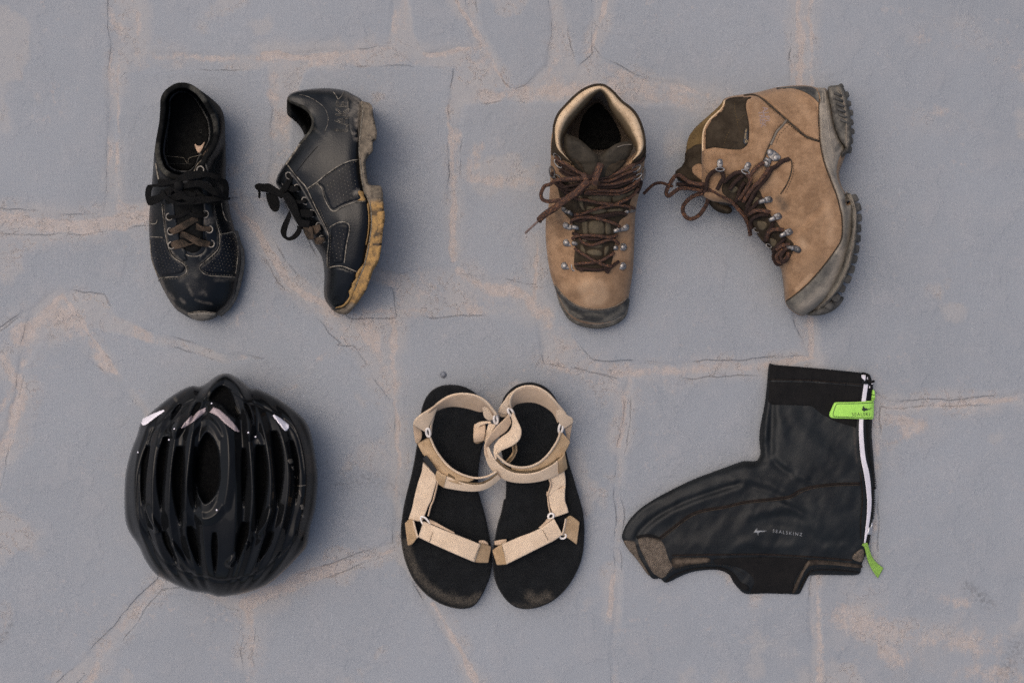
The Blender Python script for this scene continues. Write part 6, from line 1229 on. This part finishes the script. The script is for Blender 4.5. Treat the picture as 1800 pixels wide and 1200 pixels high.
patch('toe_patch', TP, rG_, M_kev, G, 1.4, 5, .6, 3, dirt_shade=[(q14(150,410, 210,402, 290,425),5,1.1),(q14(158,478,190,545,238,632),3,1.)])
patch('toe_patch', q14(58,432, 100,430, 132,440, 160,530, 205,610, 228,652, 208,642, 140,548, 90,490), rG_, M_kev, G, 1.2, 3, .5, 3, dirt_shade=[(q14(132,440, 160,530, 228,652),2.5,1.)])
patch('toe_edging', q14(140,400, 200,388, 262,398, 300,424, 200,410, 148,424), rG_, M_neo_cuff, G, 1.6, 3, .9, 3)
patch('sole_band', q14(368,540, 500,536, 600,538, 608,566, 560,576, 460,590, 378,606), rG_, M_brown, G, 1, 3, .5, 3, dirt_shade=[(q14(390,565, 580,558),6,.9)])
patch('sole_band', q14(860,534, 1000,534, 1222,545, 1180,620, 1142,690, 1118,762, 940,762, 862,760, 885,690, 850,640, 790,605, 700,585, 640,580, 640,545), rG_, M_neo_cuff, G, 1.2, 4, .4, 3.6, dirt_shade=[(q14(880,690, 870,640),3,.5)])
patch('sole_band', q14(1236,552, 1400,562, 1556,582, 1552,606, 1400,588, 1262,588, 1215,612, 1185,672, 1150,755, 1122,760, 1148,690, 1190,610), rG_, M_brown, G, 1, 3, 1.0, 3, dirt_shade=[(q14(1230,570, 1190,640, 1150,720),3,.9),(q14(1290,574, 1540,595),2.5,.7)])
patch('heel_patch', q14(1510,522, 1560,480, 1582,500, 1574,548, 1556,568, 1508,550), rG_, M_kev, G, 1.2, 3, .6, 3)
stitches(rG_, [q14(380,612, 470,598, 560,582, 660,582, 750,600, 830,650), q14(1170,745, 1200,680, 1240,622, 1300,600, 1540,618), q14(330,640, 380,610)], M_brown, G, 3, 2, .00035, 1.4)
patch('sole_opening_edge', q14(640,596, 700,606, 760,640, 800,690, 850,720, 850,755, 800,735, 755,690, 735,650, 690,622), rG_, M_neo_cuff, G, 1.4, 3, .6, 3)
seam(rG_, [q14(330,690, 380,650, 470,618, 560,604, 650,606, 720,630)], .0011, M_neo_cuff, G, 'edge_binding', .6)
seam(rG_, [q14(1180,735, 1230,640, 1280,618, 1400,618, 1545,632)], .0011, M_neo_cuff, G, 'edge_binding', .6)
# zip
zl = q13(1140,235, 1118,390, 1098,550, 1095,700, 1110,900, 1140,1050, 1160,1185)+q14(1590,80, 1600,180, 1597,280, 1586,380, 1580,445)
zr_ = q13(1180,235, 1157,390, 1136,550, 1137,700, 1155,900, 1190,1050, 1206,1185)+q14(1624,100, 1627,200, 1618,290, 1602,380, 1588,448)
def hz(P, d): P = np.array(P, float); return [(a[0], a[1], h*1000+d) for a, h in zip(P, rG_.z(P))]
ribbon('zip_tape', hz(resample(cr(zl, 4), 8), 1.6), hz(resample(cr(zr_, 4), 8), 1.6), M_zip, G, .9, 2)
ribbon('zip_tape', hz(q13(1118,152, 1120,175, 1148,200), 2), hz(q13(1158,150, 1156,180, 1150,204), 2), M_zip, G, .8, 3)
zc = resample(cr([(a[0]+5.2, a[1]) for a in q13(1185,240, 1165,390, 1148,550, 1150,700, 1168,900, 1200,1050, 1214,1185)[:]]+[(a[0]+3.2, a[1]) for a in q14(1628,100, 1631,200, 1621,290)], 5), 3.2)
def hzc(P): return np.maximum(rG_.z(P), .006)
ribs = [sweep(path3([(p[0]-2.4, p[1], h+.001), (p[0], p[1]+.2, h+.0022), (p[0]+2.4, p[1], h+.001)]), .0007, .9, 5) for p, h in zip(zc, hzc(zc))]
V, F, U = merge(ribs); obj('zip_teeth', V, F, M_neo_cuff, G, uv=U, kind='stuff')
lace('zip_top', [(a[0], a[1], z) for a, z in zip(q13(1120,135, 1150,140, 1185,155, 1190,185, 1185,210, 1210,215, 1235,205), (.012,.014,.014,.013,.013,.013,.012))], .0016, M_neo_cuff, G, .8)
for c in q13(1173,174, 1173,186, 1193,256, 1193,266, 1215,232):
    V, F, U = dome(c[0], c[1], .0142, .0008, .0006, 8, 3); obj('zip_stop', V, F, M_zip, G, uv=U)
patch('zip_slider', np.array(q14(1608,345, 1636,347, 1630,395, 1598,392)), rG_, M_silver, G, 2.2, 2, 2, 2, raw=True, step=2)
lace('zip_slider_bridge', [(a[0], a[1], z) for a, z in zip(q14(1622,352, 1628,335, 1630,320), (.013,.014,.012))], .0011, M_silver, G, 1)
lace('zip_end', [(a[0], a[1], z) for a, z in zip(q14(1608,395, 1602,430, 1594,460), (.012,.011,.010))], .0022, M_neo_cuff, G, .6)
# lime tab
TBG = q13(884,400, 1000,398, 1120,394, 1224,388, 1232,440, 1228,540, 1206,556, 1000,550, 855,546, 826,528, 822,505, 840,465, 862,415)
class TabZ:
    def z(s, P): P = np.asarray(P, float); return np.interp(P[:, 0], [1455,1490,1515,1530,1537], [.0195,.0205,.0200,.0165,.0125])
tbz = TabZ()
patch('pull_tab', resample(cr(TBG, 3, True), 3, closed=True), tbz, M_green, G, 1.3, 2.5, 0, 3, raw=True)
patch('pull_tab_end', q13(1212,286, 1236,290, 1243,330, 1238,382, 1206,386, 1208,330), Up(.011), M_green, G, 1.0, 2, 0, 2.5)
seam(tbz, [q13(1224,404, 1120,410, 1000,413, 905,414, 885,425, 868,470, 858,510, 864,528, 900,533, 1100,540, 1215,540)], .00042, M_blackprint, G, 'tab_outline', 1.35)
seam(Up(.012), [q13(1212,365, 1236,368), q13(1214,330, 1238,334)], .0004, M_blackprint, G, 'tab_outline', .5)
SEAL = q13(1068,440, 1100,452, 1120,454, 1126,436, 1142,420, 1160,414, 1152,428, 1150,442, 1175,452, 1196,450, 1206,440, 1218,444, 1214,460, 1192,476, 1162,486, 1150,486, 1148,506, 1140,508, 1134,486, 1116,476, 1108,462, 1085,452)
patch('seal_emblem', np.array(SEAL), tbz, M_blackprint, G, .15, .4, 1.42, 1.5, raw=True, step=1.2)
text_on('tab_print', 'SEALSKI', tbz, M_blackprint, G, *q13(1030,526)[0], 5.6, 1, 1.5, .1, spacing=1.18)
SE2 = q14(843,372, 880,376, 888,362, 900,350, 912,350, 904,362, 940,364, 974,366, 965,374, 924,380, 914,386, 912,402, 904,400, 902,386, 880,382)
patch('seal_emblem', np.array(SE2), rG_, M_greyprint, G, .15, .4, .35, 1.5, raw=True, step=1.2)
text_on('print', 'SEALSKINZ', rG_, M_greyprint, G, *q14(1000,377)[0], 5.6, -6.5, .5, .12, spacing=1.42, warp=lambda x: .00065*(x-40)**2-1.0)
# lime loop through the zip slider
ribbon('zip_pull', zz(q14(1556,466, 1575,450, 1600,446, 1612,478, 1630,530, 1660,570, 1702,602), [13,15,16,12,8,5,3]), zz(q14(1562,474, 1572,466, 1580,470, 1590,505, 1606,565, 1636,625, 1666,668), [12,13,13,11,8,5,3]), M_greenp, G, 1.4)
ribbon('zip_pull', zz(q14(1608,490, 1650,560, 1698,612), [5,4,3]), zz(q14(1596,510, 1620,590, 1660,650), [5,4,3]), M_greenp, G, 1.2)
# ================================================================ SMALL THINGS ON THE PATIO
pb = thing('pebble', 'small grey pebble on the patio above the left sandal', 'pebble', 780, 658)
V, F, U = dome(779, 658, 0.0002, .0042, .0036, 10, 4); V[:, :2] += RNG.normal(0, .0004, (len(V), 2)); obj('stone', V, F, mat('pebble_stone', (.12,.13,.15,1), (.2,.21,.23,1), 300, .7), pb)
